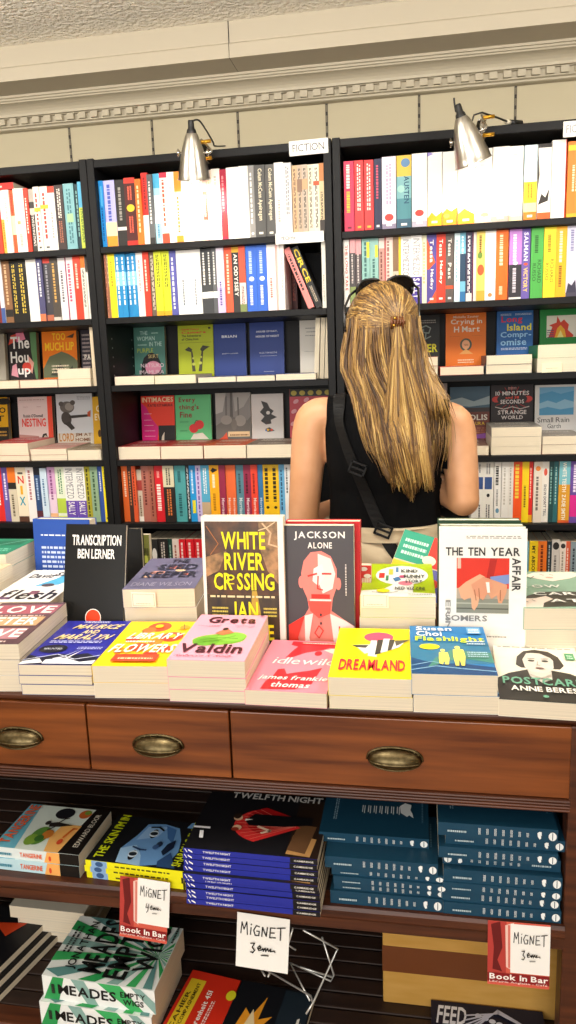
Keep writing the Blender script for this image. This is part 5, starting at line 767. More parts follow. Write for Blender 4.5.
# ==== books on the slatted shelf ===============================================================
GL = 'paperbacks on the upper slatted shelf'
xr = at(84, 860, 1.13).x
tang_sp = [('r', 0, 0, 1, .22, '14100e'), ('e', .5, .25, .4, .02, 'e8682c'), ('e', .3, .29, .3, .02, 'f08a3c'), ('p', [(0, .22), (1, .22), (1, .36), (0, .4)], 'f4b060'), ('T', 'TANGERINE', .25, .42, .7, .68, 'e8622c', 1), ('g', .3, .78, .7, .95, '4a90a8', 1, 1), ('e', .4, .33, .25, .015, 'e0502c')]
tang = [('p', [(0, .74), (1, .86), (1, 1), (0, 1)], '6cb8d0'), ('p', [(0, .0), (1, 0), (1, .18), (0, .26)], '171210'), ('p', [(0, .24), (.6, .2), (.6, .42), (.3, .46), (0, .4)], 'f4b868'), ('e', .84, .5, .13, .11, '1c1c22'), ('e', .86, .26, .1, .07, 'c8642c'), ('e', .9, .24, .05, .04, '7a9a3c'), ('e', .3, .58, .2, .1, '5a8a3c'), ('e', .2, .64, .12, .07, '7aa03c'), ('e', .34, .5, .1, .06, 'c87a30'), ('e', .24, .56, .07, .05, '3a6a2c'), ('p', [(.5, .56), (.58, .58), (.62, .5), (.58, .3), (.52, .44)], '2a2420'), ('e', .58, .6, .05, .03, '2a2420'), ('l', [(.56, .5), (.7, .44), (.72, .4)], .02, '2a2420'), ('l', [(.52, .48), (.42, .54)], .02, '2a2420'), ('l', [(.3, .3), (.5, .26), (.5, .22)], .03, 'e0702c'), ('e', .2, .3, .06, .03, 'd8502c'), ('U', 'TANGERINE', .0, 0, 0, 0, 'e8622c', 1)]
tang[-1] = ('R', 0)
tang = tang[:-1] + [('t', 'TANGERINE', .06, .84, .95, .97, 'e8622c', 1), ('t', 'EDWARD BLOOR', .12, .06, .86, .12, 'e8e0d0', 0)]
stack(Mspineflat(xr, 1.112, Z2 + .0007, -2), .135, .170, [(.023, 'd6e8ea', -.002, .0, 'bfe0ea'), (.021, 'dce8e0', 0, 0, 'dfeaea')], 'second Tangerine copy, pale spine with orange title', 'TANGERINE paperback with black dot and orange tree on a pale cover', tang, side=True, sart=tang_sp, grp=GL)
skin_sp = [('r', 0, .78, 1, .94, '8ab0dc'), ('e', .5, .86, .4, .04, '3a5a8a'), ('g', .3, .15, .7, .7, '5a5a18', 1, 1), ('r', 0, .0, 1, .02, '3a3a10')]
skin = [('p', [(.1, .2), (.0, .45), (.02, .7), (.3, .74), (.6, .66), (.86, .62), (.9, .45), (.84, .28), (.6, .2), (.35, .16)], '6a9ad0'), ('p', [(.0, .45), (.02, .7), (.3, .74), (.4, .6), (.2, .5)], '9cc4ea'), ('p', [(.5, .64), (.8, .6), (.84, .4), (.6, .45)], '90b8e4'), ('p', [(.5, .26), (.8, .3), (.86, .42), (.6, .34)], '3f6aa4'), ('e', .66, .5, .1, .035, '14161c'), ('e', .66, .5, .07, .045, 'd8e6f4'), ('e', .66, .5, .04, .04, '1c2430'), ('e', .18, .58, .1, .035, '14161c'), ('e', .2, .58, .07, .045, 'd8e6f4'), ('e', .2, .58, .04, .04, '1c2430'), ('l', [(.78, .56), (.8, .48), (.74, .42)], .03, '101218'), ('l', [(.34, .62), (.3, .54), (.3, .48)], .03, '2a4068'), ('e', .44, .38, .06, .03, '22304a'), ('e', .38, .4, .05, .03, '3a5a8a'), ('p', [(.22, .28), (.4, .22), (.56, .24), (.46, .3), (.3, .32)], '16223a'), ('p', [(.84, .04), (.98, .1), (.96, .18), (.84, .2)], '6a9ad0'), ('p', [(0, .1), (.3, .22), (.1, .3), (0, .28)], '2c4a78'), ('t', 'THE SKIN I\'M IN', .04, .84, .98, .94, 'd4e21c', 1), ('t', 'SHARON G. FLAKE', .04, .06, .98, .15, 'd4e21c', 1)]
xr = at(188, 878, 1.12).x
stack(Mspineflat(xr + .002, 1.100, Z2 + .0007, -3), .136, .186, [(.0135, '15161a', .004, .002, 'f0ea1c'), (.0125, '15161a', .002, .004, 'f0ea1c'), (.0125, '15161a', 0, 0, 'f0ea1c')], 'yellow spined copy of the Skin book', 'black THE SKIN I\'M IN paperback with blue face on the cover', skin, side=True, sart=skin_sp, grp=GL)
xr = at(321, 915, 1.11).x
tw_sp = [('r', 0, 0, 1, .2, '17161a'), ('T', 'TWELFTH NIGHT', .3, .64, .72, .85, 'e8e8f2', 1), ('T', 'CAMBRIDGE', .3, .03, .62, .17, 'e8e4dc', 1), ('p', [(.2, .93), (.5, .93), (.9, .96), (.6, .96)], 'f4f4f8'), ('l', [(.3, .97), (.9, .985)], .15, 'f4f4f8')]
fan = [('r', .0, .55, .02, 1, '1a171a')]
fan = [('p', [(.52 + .5 * math.cos(R(a)) * .55, .36 + .44 * math.sin(R(a)) * 1.0) for a in range(-95, 96, 10)][::1], 'c01c1c')]
tw = [('r', 0, .0, .95, .24, '2a1c14'), ('p', [(.02, .06), (.3, .04), (.34, .22), (.04, .24)], 'b88a54'), ('p', [(.06, .10), (.5, .06), (.52, .2), (.1, .24)], '6a4a30')]
cx_, cy_ = .52, .36
tw += [('p', [(.46, .18)] + [(.46 - .30 * math.sin(R(q)) , .40 + .30 * math.cos(R(q))) for q in range(-70, 71, 10)], 'd83030')]
tw += [('p', [(.56, .14)] + [(.54 + .26 * math.sin(R(q)), .36 + .26 * math.cos(R(q))) for q in range(-60, 61, 10)], 'b01418')]
tw += [('l', [(.46, .22), (.46 - .3 * math.sin(R(q)), .38 + .3 * math.cos(R(q)))], .006, 'f08070') for q in range(-60, 61, 12)]
tw += [('p', [(.42, .58), (.5, .62), (.62, .56), (.62, .1), (.5, .1), (.44, .3)], '101014'), ('e', .53, .68, .05, .035, 'd8b090'), ('e', .56, .69, .05, .03, '2a1c14'), ('p', [(.48, .62), (.52, .62), (.52, .56)], 'f0ece4'), ('e', .36, .66, .045, .035, 'e0b898'), ('e', .33, .67, .03, .03, '8a3020'), ('l', [(.4, .5), (.34, .4), (.3, .46)], .03, 'e8c8b0'), ('r', .3, .86, .33, .99, 'e8e8ee'), ('p', [(.14, .88), (.26, .9), (.26, .93), (.14, .91)], 'f4f4f8'), ('T', 'TWELFTH NIGHT', .87, .06, .98, .80, 'd8d4d0', 1)]
# the title runs along the cover's back edge, reading from the head: turn it for the spine-to-viewer pose
stack(Mspineflat(-.158, 1.069, Z2 + .0007, -1), .17, .227, [(.0098, '1c1a20', -.001, .001, '27309a'), (.0098, '1c1a20', 0, 0, '27309a'), (.0098, '1c1a20', -.002, .0, '27309a'), (.0098, '1c1a20', .001, .001, '27309a'), (.0098, '1c1a20', .002, .002, '27309a'), (.0104, '1c1a20', -.004, .003, '27309a'), (.0098, '1c1a20', .003, .004, '27309a'), (.0104, '1c1a20', .004, .003, '27309a'), (.0098, '1c1a20', .006, .005, '27309a'), (.0098, '17161a', .007, .004, '27309a')],
      'royal blue spined Twelfth Night copy', 'black TWELFTH NIGHT school edition with red fan on the cover, top of its pile', tw, side=True, sart=tw_sp, grp=GL)
blue = '17425a'; wh = 'eef2f2'
def words(n=7, a=.25, b=.65):
    out = []
    for i in range(n):
        v = b - (b - a) * i / (n - 1); hh = (.9, .8, 1, .85, 1, .7, .6)[i] * .28
        out.append(('g', .5 - hh, v - .011, .5 + hh, v + .011, wh, 3))
    return out
hand = [('p', [(.22, .15), (.4, .165), (.7, .17), (.82, .155), (.8, .135), (.6, .135), (.3, .125), (.5, .132), (.55, .14), (.3, .138)], wh)]
bl_sp = words() + hand + [('e', .5, .045, .33, .033, wh), ('r', .22, .042, .78, .048, blue), ('g', .35, .76, .6, .92, 'b8ccd4', 1, 1)]
bl = [('g', .3 + 0, .86, .8, .9, '8aa8b8', 2)] + [('r', .5, .62 - .055 * i, .66, .628 - .055 * i, wh) for i in range(7)] + [('r', .46, .608 - .055 * i, .64, .6 - .055 * i, wh) for i in range(7)] + [('p', [(.42, .2), (.5, .26), (.66, .27), (.74, .22), (.7, .16), (.58, .17), (.5, .15), (.4, .14), (.46, .18)], wh), ('U', 'PETER LEVINE', .0, .0, .0, .0, wh, 0)][:1] + [('g', .3, .05, .8, .08, '4a7088', 1), ('e', .96, .62, .04, .06, '8a7a3a')]
xr = at(442.6, 914, 1.115).x
stack(Mspineflat(xr, 1.104, Z2 + .0007, 0), .13, .184, [(.024, blue, .000, 0), (.014, blue, .004, -.006), (.014, blue, -.001, -.006), (.013, blue, .003, -.003), (.021, blue, .002, .008), (.018, blue, .040, .022)],
      'dark teal blue spined copy in the left blue pile', 'dark teal blue paperback lying askew on top of the left blue pile', bl, side=True, sart=bl_sp, grp=GL)
xr = at(563.5, 922, 1.115).x - .0065
stack(Mspineflat(xr, 1.103, Z2 + .0007, 0), .13, .183, [(.0215, blue, .0, 0), (.0205, blue, .003, .002), (.0165, blue, -.001, .001), (.0225, blue, .001, .0), (.0205, blue, .014, .001, None, 1), (.0200, blue, .0, .008), (.0190, blue, .008, -.003), (.0225, blue, .002, .009)],
      'dark teal blue spined copy in the right blue pile', 'dark teal blue paperback on top of the right blue pile', bl, side=True, sart=bl_sp, grp=GL)
# ==== reserved notes hanging from the shelf edges ===============================================
def ms(strokes, box, wd, col='1c1c1e'):
    a, b_, c, d = box
    return [('l', [(a + x * (c - a), b_ + y * (d - b_)) for x, y in s], wd, col) for s in strokes]
MIG = [[(0, .1), (.02, .9), (.07, .4), (.13, .95), (.15, .05)], [(.22, .1), (.23, .6)], [(.23, .8), (.24, .85)], [(.42, .75), (.35, .8), (.29, .45), (.33, .1), (.41, .12), (.42, .42), (.36, .42)], [(.48, .1), (.49, .75), (.58, .15), (.6, .8)], [(.78, .82), (.67, .8), (.66, .1), (.79, .15)], [(.66, .45), (.76, .48)], [(.82, .85), (1, .95)], [(.9, .9), (.9, .05)]]
def num(n):
    s = {'3': [[(0, .9), (.14, .95), (.06, .55), (.15, .3), (.08, .05), (0, .12)]], '4': [[(.02, .9), (0, .45), (.14, .5)], [(.16, .9), (.12, .2), (.04, -.05)]]}[n]
    return s + [[(.26, .5), (.38, .6), (.34, .8), (.26, .6), (.3, .35), (.42, .45), (.46, .6), (.47, .35), (.53, .65), (.56, .35), (.62, .65), (.66, .4), (.74, .65), (.72, .4), (.86, .5), (.9, .4)], [(.4, -.05), (.66, .0)]]
def note(label, quad_c, wv, hv, Y, roll, tilt, n, bookmark, nb=(.42, .12, 1.02, 1.0)):
    c = at(*quad_c, Y)
    M = Matrix.Translation(c) @ Matrix.Rotation(R(roll), 4, 'Y') @ Matrix.Rotation(R(90 - tilt), 4, 'X')
    root = empty('reserved_note', M, label, 'note', 'reservation notes hanging from the shelves')
    fr = lambda w_, h_, ox, oy, oz: (lambda u, v, k: ((u - .5) * w_ + ox, (v - .5) * h_ + oy, oz + .00025 * k + .004 * math.sin(v * 2.2) * 0))
    if bookmark:
        b = MB(); b.box((-wv / 2, -hv / 2, -.0006), (wv / 2, hv / 2, 0), ink('d9604e'))
        decor(b, [('r', 0, .2, .3, 1, 'b8403a'), ('p', [(.05, .95), (.2, 1), (.24, .6), (.16, .4), (.24, .22), (.08, .25), (.1, .6)], '6a1c1c'), ('p', [(.28, .95), (.42, 1), (.4, .25), (.3, .3)], 'f0c8bc'), ('l', [(.34, .95), (.35, .3)], .03, 'd86a5c'), ('r', 0, .06, 1, .2, '8a1c20'), ('t', 'Book In Bar', .03, .1, .98, .19, 'fbf4ee', 1), ('t', 'Librairie Anglaise - Café', .03, .045, .97, .085, 'f8dcd4', 0)], fr(wv, hv, 0, 0, 0), wv / hv)
        b.build('bookmark', root)
        x0, y0, x1, y1 = nb; w2, h2 = wv * (x1 - x0), hv * (y1 - y0); ox, oy, oz = ((x0 + x1) / 2 - .5) * wv, ((y0 + y1) / 2 - .5) * hv, .0012
    else:
        w2, h2, ox, oy, oz = wv, hv, 0, 0, 0
    b = MB(); b.box((ox - w2 / 2, oy - h2 / 2, oz - .0005), (ox + w2 / 2, oy + h2 / 2, oz), ink('f7f5f0', .8))
    decor(b, ms(MIG, (.08, .6, .92, .86), .022) + ms(num(n), (.28, .3, .8, .5), .022), fr(w2, h2, ox, oy, oz), w2 / h2)
    b.build('paper_note', root)
YN = 1.0925
note('handwritten MIGNET 4eme note on a red bookmark, hanging left', (143.5, 910), .087, .118, YN, 4.5, 2, '4', True, (.38, .28, 1.04, 1.02))
note('plain white handwritten MIGNET 3eme note hanging in the middle', (262.5, 943), .091, .101, YN, 3.5, 4, '3', False)
note('handwritten MIGNET 3eme note on a red bookmark, hanging right', (518.5, 955), .096, .116, YN, -.5, 1, '3', True, (.37, .22, 1.0, .98))
# ==== the lowest slatted shelf ==================================================================
GM = 'thick paperbacks on the lowest slatted shelf'
ray_art = []
cxr, cyr = .5, .1
for i in range(22):
    a0, a1 = R(i * 360 / 22), R((i + .55) * 360 / 22); rr_ = 1.3
    def clipr(a):
        x, y = math.cos(a), math.sin(a); s_ = min([((1 - cxr) / x if x > 0 else -cxr / x) if abs(x) > 1e-6 else 9, ((1 - cyr) / y if y > 0 else -cyr / y) if abs(y) > 1e-6 else 9])
        return (cxr + x * s_, cyr + y * s_)
    ray_art.append(('p', [(cxr, cyr), clipr(a0), clipr(a1)], ['2f9a54', '8ab0a8', '3fae62', '5f8f8c'][i % 4]))
wig = ray_art + [('t', 'JONATHAN', .12, .74, .9, .84, '161616', 1), ('t', 'MEADES', .1, .5, .96, .72, '161616', 1), ('t', 'EMPTY', .06, .28, .98, .48, '161616', 1), ('t', 'WIGS', .2, .08, .94, .26, '161616', 1), ('g', .35, .88, .8, .96, '2a2a2a', 2), ('g', .7, .02, .98, .06, '2a2a2a', 1)]
wig_sp = [('p', [(0, .1), (1, .3), (1, .5), (0, .22)], '3fae62'), ('p', [(0, .5), (1, .62), (1, .74), (0, .6)], '8ab0a8'), ('p', [(0, .86), (1, .8), (1, .9), (0, 1)], '2f9a54'), ('p', [(0, 0), (.5, 0), (1, .12), (1, .2)], '8ab0a8'), ('T', 'MEADES', .3, .34, .72, .86, '121212', 1), ('T', 'EMPTY', .54, .08, .78, .3, '161616', 1), ('T', 'WIGS', .24, .1, .48, .28, '161616', 1), ('g', .3, .89, .7, .95, '2a2a2a', 1)]
zc = 1.38 - 1.1 - Z3
xr = at(153, 1010, 1.1).x
stack(Mspineflat(-.47, 1.104, Z3 + .0005, -2), .155, .222, [(.05, 'e8eeec', -.008, .006, 'eef2f0'), (.05, 'eef2ef', 0, 0, 'eef2f0')], 'lower green rayed copy of Empty Wigs', 'green and white rayed EMPTY WIGS paperback, top of its pile', wig, side=True, sart=wig_sp, grp=GM)
book('hardback', 'white-paged book lying behind the green rayed pile', .15, .20, .03, Mflat(-.88 + .04, 1.30, Z3 + .0007, 0), 'd8d0c0', group=GM, hard=True)
book('hardback', 'second white-paged book stacked behind the green rayed pile', .15, .20, .03, Mflat(-.845, 1.295, Z3 + .03, -2), 'd8d0c0', group=GM, hard=True)
book('paperback', 'third white-paged book on top of the stack behind the green rayed pile', .17, .21, .028, Mflat(-.86, 1.29, Z3 + .06, -1), 'c8c0b0', group=GM)
GD = 'dark magazines lying at the left of the lowest shelf'
for i in range(3):
    book('paperback', ['lowest of three black books at the lower left photo edge', 'middle of three black books at the lower left photo edge', 'topmost black book with orange flower at the lower left photo edge'][i], .17, .235, .014, Mflat(-.985 - .012 * i, 1.115 + .004 * i, Z3 + .0007 + .0145 * i, -14), '17161a', [('e', .8, .3, .12, .06, 'e88a1c'), ('e', .8, .3, .06, .03, 'f8c84a'), ('p', [(.4, .8), (.8, .9), (.7, .7)], 'c8401c'), ('p', [(.2, .5), (.6, .6), (.5, .4)], '8a2a18')], group=GD)
red = [('r', .06, .2, .36, .9, 'e8c82c'), ('U', 'CAHIER', .1, .3, .18, .75, '4a3a10', 1), ('U', 'D\'ACCOMPAGNEMENT', .22, .24, .29, .86, '4a3a10', 1), ('U', 'Fahrenheit 451', .48, .3, .58, .8, 'f8f0e8', 1), ('g', .64, .35, .72, .7, 'f4d8d0', 2, 1), ('e', .93, .8, .09, .06, 'e8e02c')]
book('paperback', 'red booklet with yellow panel on the lowest shelf', .105, .2, .012, Mflat(-.475, 1.055 - .0, Z3 + .0007, -8) @ Matrix.Translation((0, .0, 0)), 'd8301c', red, group=GM)
book('paperback', 'black booklet with orange figure right of the red one', .15, .2, .012, Mflat(-.366, 1.042, Z3 + .0007, -6), '16171c', [('p', [(.1, .3), (.2, .7), (.3, .62), (.42, .86), (.4, .6), (.56, .66), (.44, .5), (.5, .2), (.36, .4), (.3, .1), (.24, .4)], 'f0a02c'), ('p', [(.22, .4), (.3, .7), (.4, .5), (.36, .3)], 'f8e0b0'), ('r', .62, .1, .98, .98, '1f2a34'), ('p', [(.86, .4), (.92, .44), (.9, .7), (.87, .68)], 'e8e4dc'), ('e', .87, .38, .03, .02, 'e0401c')], group=GM)
feed = [('t', 'FEED', .04, .5, .3, .9, 'e8eaf2', 1, .1)] + [('e', .42 + .06 * i, .75 - .05 * i, .03, .05, 'd8dcea') for i in range(9)] + [('l', [(.3, .3 + .1 * i), (.6, .9 - .02 * i), (.98, .4)], .015, 'c8cce0') for i in range(5)]
book('paperback', 'dark navy book with white FEED letters at the bottom right', .2, .098, .02, Mflat(.022, 1.136, Z3 + .0007, 0), '141a30', feed, group=GM)
# cardboard box with a strip of brown tape
kraft = mat('kraft_card', 'b88a3a', .75, noise=.4, nscale=(12, 12, 60), col2='c2954a')
tape = mat('brown_parcel_tape', '6a3a1c', .3)
box = empty('cardboard_box', Matrix.Translation((.09, 1.35, Z3)), 'brown cardboard box with brown tape strip on the lowest shelf', 'box'); binv = box.matrix_world.inverted()
b = MB(); b.bbox((-.068, 1.238, Z3), (.25, 1.5, Z3 + .2), kraft, .003, 2); o = b.build('carton', box); o.matrix_local = binv
b = MB(); b.box((-.0685, 1.2374, Z3 + .07), (.145, 1.238, Z3 + .125), tape); b.box((-.0686, 1.238, Z3 + .07), (-.068, 1.4, Z3 + .125), tape); o = b.build('tape', box); o.matrix_local = binv
b = MB(); b.box((-.068, 1.34, Z3 + .2), (.25, 1.342, Z3 + .2012), slot); o = b.build('flap_seam', box); o.matrix_local = binv
# bent wire book stand
wire = mat('white_wire', 'e8e8e4', .3, .6)
rk = empty('wire_stand', Matrix.Translation((-.2, 1.3, Z3)), 'white bent wire book stand lying on the lowest shelf slats', 'stand'); rinv = rk.matrix_world.inverted()
def wp(px, py, Y):
    p = at(px, py, Y); p.z = max(p.z, Z3 + .004); return p
b = MB()
for pts in ([(303, 930, 1.24), (338, 949, 1.27), (336, 952, 1.27), (313, 1003, 1.15), (306, 1014, 1.14)], [(322, 937, 1.28), (334, 975, 1.27), (331, 984, 1.27), (290, 963, 1.26), (310, 1001, 1.2)], [(258, 965, 1.24), (311, 996, 1.19), (313, 1003, 1.17)], [(293, 928, 1.22), (288, 945, 1.22), (296, 950, 1.22)], [(261, 969, 1.22), (265, 976, 1.2)], [(272, 968, 1.22), (268, 977, 1.2)], [(300, 967, 1.26), (332, 977, 1.27)]):
    b.tube([wp(*p) for p in pts], .0019, wire, 8)
o = b.build('wire_loops', rk); o.matrix_local = rinv
# ==== the woman with her back to the camera =====================================================
XC, YC = -.083, 1.80
skin = mat('warm_skin', 'cf956a', .48, noise=.3, nscale=(14, 14, 14), col2='d9a27a')
RINGS = [(.70, .150, .095), (.76, .160, .105), (.82, .168, .112), (.89, .160, .104), (.96, .136, .090), (1.02, .127, .085), (1.08, .126, .087), (1.14, .130, .093), (1.19, .138, .094), (1.23, .146, .086), (1.262, .142, .072), (1.285, .112, .060), (1.305, .070, .052), (1.33, .053, .050), (1.36, .050, .050), (1.40, .050, .052)]
def torso(z):
    for (z0, a0, b0), (z1, a1, b1) in zip(RINGS, RINGS[1:]):
        if z <= z1:
            t = max(0, (z - z0) / (z1 - z0)); return a0 + (a1 - a0) * t, b0 + (b1 - b0) * t
    return RINGS[-1][1:]
def ysh(z): return .008 * math.sin((z - .8) * 4) - (.012 if 1.1 < z < 1.28 else 0)
bm_ = MB()
n = 32; vs = []; fs = []
for z, a, b_ in RINGS:
    for k in range(n):
        q = 2 * math.pi * k / n; cs, sn = math.cos(q), math.sin(q)
        vs.append((XC + a * math.copysign(abs(cs) ** .88, cs), YC + ysh(z) + b_ * math.copysign(abs(sn) ** .88, sn), z))
for i in range(len(RINGS) - 1):
    for k in range(n): fs.append((i*n+k, i*n+(k+1) % n, (i+1)*n+(k+1) % n, (i+1)*n+k))
fs += [tuple(range(n))[::-1], tuple(range((len(RINGS)-1)*n, len(RINGS)*n))]
bm_.add(vs, fs, skin, True)
def ball(mb, c, r, m, M=None):
    bm = bmesh.new(); bmesh.ops.create_uvsphere(bm, u_segments=20, v_segments=14, radius=1)
    T = Matrix.Translation(c) @ (M or Matrix()) @ Matrix.Diagonal((*r, 1)) if not isinstance(r, float) else Matrix.Translation(c) @ Matrix.Diagonal((r, r, r, 1))
    mb.bm(bm, m, True, T)
def limb(mb, pts, rs, m=skin):
    pts = [Vector(p) for p in pts]; P, Q = [], []
    for i in range(len(pts) - 1):
        p0, p1, p2, p3 = pts[max(i-1, 0)], pts[i], pts[i+1], pts[min(i+2, len(pts)-1)]
        for k in range(6):
            t = k / 6
            P.append(.5 * ((2*p1) + (p2-p0)*t + (2*p0-5*p1+4*p2-p3)*t*t + (3*p1-p0-3*p2+p3)*t**3)); Q.append(rs[i] + (rs[i+1]-rs[i]) * t)
    P.append(pts[-1]); Q.append(rs[-1])
    mb.tube(P, Q, m, 18); ball(mb, P[0], float(Q[0]), m); ball(mb, P[-1], float(Q[-1]), m)
# head, jaw, nose, ears
HC = Vector((XC + .001, YC + .012, 1.437))
ball(bm_, HC + Vector((0, -.006, .012)), (.074, .093, .092), skin)
ball(bm_, HC + Vector((0, .03, -.045)), (.056, .062, .062), skin)
ball(bm_, HC + Vector((0, .083, -.085)), (.022, .018, .018), skin)
limb(bm_, [HC + Vector((0, .086, .015)), HC + Vector((0, .101, -.012)), HC + Vector((0, .107, -.03))], [.008, .010, .013])
for s in (-1, 1):
    ball(bm_, HC + Vector((.075 * s, .002, -.02)), (.009, .018, .031), skin, Matrix.Rotation(R(-18 * s), 4, 'Z'))
    ball(bm_, HC + Vector((.032 * s, .078, -.022)), (.02, .015, .018), skin)
# arms: left one hangs straight then bends forward, right one is bent with the elbow raised behind her
SL, SR = Vector((XC - .166, YC - .008, 1.242)), Vector((XC + .162, YC - .008, 1.228))
EL, WL = Vector((XC - .198, YC - .012, .985)), Vector((XC - .125, YC + .205, 1.00))
ER, WR = Vector((XC + .184, YC - .035, 1.055)), Vector((XC + .085, YC + .185, 1.09))
limb(bm_, [SL + Vector((.045, 0, .012)), SL, SL + (EL - SL) * .45 + Vector((-.004, 0, 0)), EL], [.044, .0455, .041, .036])
limb(bm_, [EL, EL + (WL - EL) * .3, EL + (WL - EL) * .7, WL], [.037, .038, .030, .024])
limb(bm_, [SR + Vector((-.045, 0, .012)), SR, SR + (ER - SR) * .45 + Vector((.004, 0, 0)), ER], [.044, .0455, .041, .036])
limb(bm_, [ER, ER + (WR - ER) * .3, ER + (WR - ER) * .7, WR], [.037, .038, .030, .024])
def hand(W, dirv, palm, sgn):
    d = dirv.normalized(); pn = palm.normalized(); sd = d.cross(pn) * sgn
    Mx = Matrix((sd, d, pn)).transposed().to_4x4()
    ball(bm_, W + d * .045, (.038, .048, .016), skin, Mx)
    for i, (o, L, r) in enumerate(((-.028, .066, .0082), (-.010, .076, .0086), (.009, .071, .0084), (.026, .056, .0076))):
        b0 = W + d * (.075 - abs(o) * .2) + sd * o
        p1 = b0 + d * L * .42 + pn * .010; p2 = p1 + d * L * .26 + pn * .018; p3 = p2 + d * L * .08 + pn * .022
        limb(bm_, [b0 - d * .02, b0, p1, p2, p3], [r, r, r * .98, r * .9, r * .75])
    t0 = W + d * .03 - sd * .032; t1 = t0 + (d * .5 - sd * .7 + pn * .4) * .045; t2 = t1 + (d * .8 - sd * .1 + pn * .5) * .034
    limb(bm_, [W + d * .015 - sd * .015, t0, t1, t2], [.014, .0115, .0095, .0078])
hand(WL, Vector((.45, .85, .25)), Vector((.2, -.1, 1)), 1)
hand(WR, Vector((-.35, .9, .15)), Vector((-.2, -.1, 1)), -1)
# legs and feet
for s in (-1, 1):
    h = Vector((XC + .082 * s, YC, .74))
    limb(bm_, [h, h + Vector((.006 * s, -.004, -.18)), Vector((XC + .084 * s, YC + .006, .44)), Vector((XC + .086 * s, YC - .012, .30)), Vector((XC + .088 * s, YC - .012, .07))], [.088, .080, .056, .052, .036])
me = bm_.build('body_parts_tmp')
rm = me.modifiers.new('r', 'REMESH'); rm.mode = 'VOXEL'; rm.voxel_size = .0046
sm = me.modifiers.new('s', 'SMOOTH'); sm.factor = .5; sm.iterations = 7
dg = bpy.context.evaluated_depsgraph_get()
body_me = bpy.data.meshes.new_from_object(me.evaluated_get(dg)); body_me.name = 'body'
bpy.data.objects.remove(me)
person = empty('person', Matrix.Translation((XC, YC, 0)), 'woman with long blond hair seen from behind, black sleeveless top, facing the bookcases', 'person')
pinv = person.matrix_world.inverted()
def ppart(o, par=None):
    o.parent = par or person
    o.matrix_local = pinv if par is None else Matrix()
    return o
for p in body_me.polygons: p.use_smooth = True
body_me.materials.clear(); body_me.materials.append(skin)
ob = bpy.data.objects.new('body', body_me); C.objects.link(ob); ppart(ob)
def garment(name, keep, off, m, planes, puff=None):
    bm = bmesh.new(); bm.from_mesh(body_me)
    for co, no in planes:
        bmesh.ops.bisect_plane(bm, geom=bm.verts[:] + bm.edges[:] + bm.faces[:], plane_co=co, plane_no=no, dist=1e-5)
    bmesh.ops.delete(bm, geom=[f for f in bm.faces if not keep(f.calc_center_median(), f.normal)], context='FACES')
    bm.normal_update()
    nv = {v: v.normal.copy() for v in bm.verts}
    for v in bm.verts: v.co += nv[v] * (off + (puff(v.co) if puff else 0))
    # give the cloth a thickness at its open edges
    ed = [e for e in bm.edges if e.is_boundary]
    r = bmesh.ops.extrude_edge_only(bm, edges=ed)
    for v in [g for g in r['geom'] if isinstance(g, bmesh.types.BMVert)]:
        q = min(nv, key=lambda w_: (w_.co - v.co).length_squared) if len(ed) < 1 else None
        v.co -= v.normal * off if v.normal.length > .5 else Vector()
    me2 = bpy.data.meshes.new(name); bm.to_mesh(me2); bm.free()
    for p in me2.polygons: p.use_smooth = True
    me2.materials.append(m); o = bpy.data.objects.new(name, me2); C.objects.link(o); return ppart(o)
clothk = mat('black_jersey', '060607', .9, noise=.5, nscale=(25, 25, 10), col2='0b0b0d', bump=.004, spec=.12)
chino = mat('beige_chino', 'c0ae90', .8, noise=.5, nscale=(8, 8, 20), col2='cdbc9e', bump=.006)
HEM = .985
def keep_top(c, nn):
    dx = abs(c.x - XC)
    if c.z < HEM or c.z > 1.318: return False
    if c.z < 1.135: return dx < .1445 and not (dx > .1 and nn.x * (c.x - XC) < -.02)
    if c.z > 1.30 and dx > .075: return False
    return -.128 < c.x - XC < .150
pl = [((0, 0, HEM), (0, 0, 1)), ((0, 0, 1.318), (0, 0, 1))] + [((XC + q_, 0, 1.2), (1, 0, 0)) for q_ in (-.128, .150)] + [((0, 0, 1.135), (0, 0, 1))]
garment('sleeveless_top', keep_top, .0055, clothk, pl)
garment('trousers', lambda c, nn: .09 < c.z < 1.0 and abs(c.x - XC) < .158 + max(0, (.93 - c.z)) * .5 and c.y < YC + .14, .008, chino, [((0, 0, 1.0), (0, 0, 1)), ((0, 0, .09), (0, 0, 1))], lambda c: .006 + .004 * math.sin(c.z * 60 + c.x * 40) + max(0, .5 - c.z) * .03)
b = MB()
for z0, z1 in ((.968, 1.002),):
    vs = []; fs = []
    for z in (z0, z1):
        a, bb = torso(z)
        for k in range(40):
            q = 2 * math.pi * k / 40; vs.append((XC + (a + .019) * math.cos(q), YC + ysh(z) + (bb + .019) * math.sin(q), z))
    for k in range(40): fs.append((k, (k+1) % 40, 40 + (k+1) % 40, 40 + k))
    b.add(vs, fs, chino, True)
ppart(b.build('waistband'))
b = MB()
leather = mat('white_shoe_leather', 'e4e0d8', .5)
for s in (-1, 1):
    b = MB(); c = Vector((XC + .09 * s, YC, 0))
    limb(b, [c + Vector((0, -.035, .045)), c + Vector((0, .03, .042)), c + Vector((.006 * s, .11, .034)), c + Vector((.008 * s, .16, .028))], [.043, .042, .038, .026], leather)
    b.box(c + Vector((-.04, -.075, 0)), c + Vector((.045, .185, .016)), leather); ppart(b.build('shoe'))
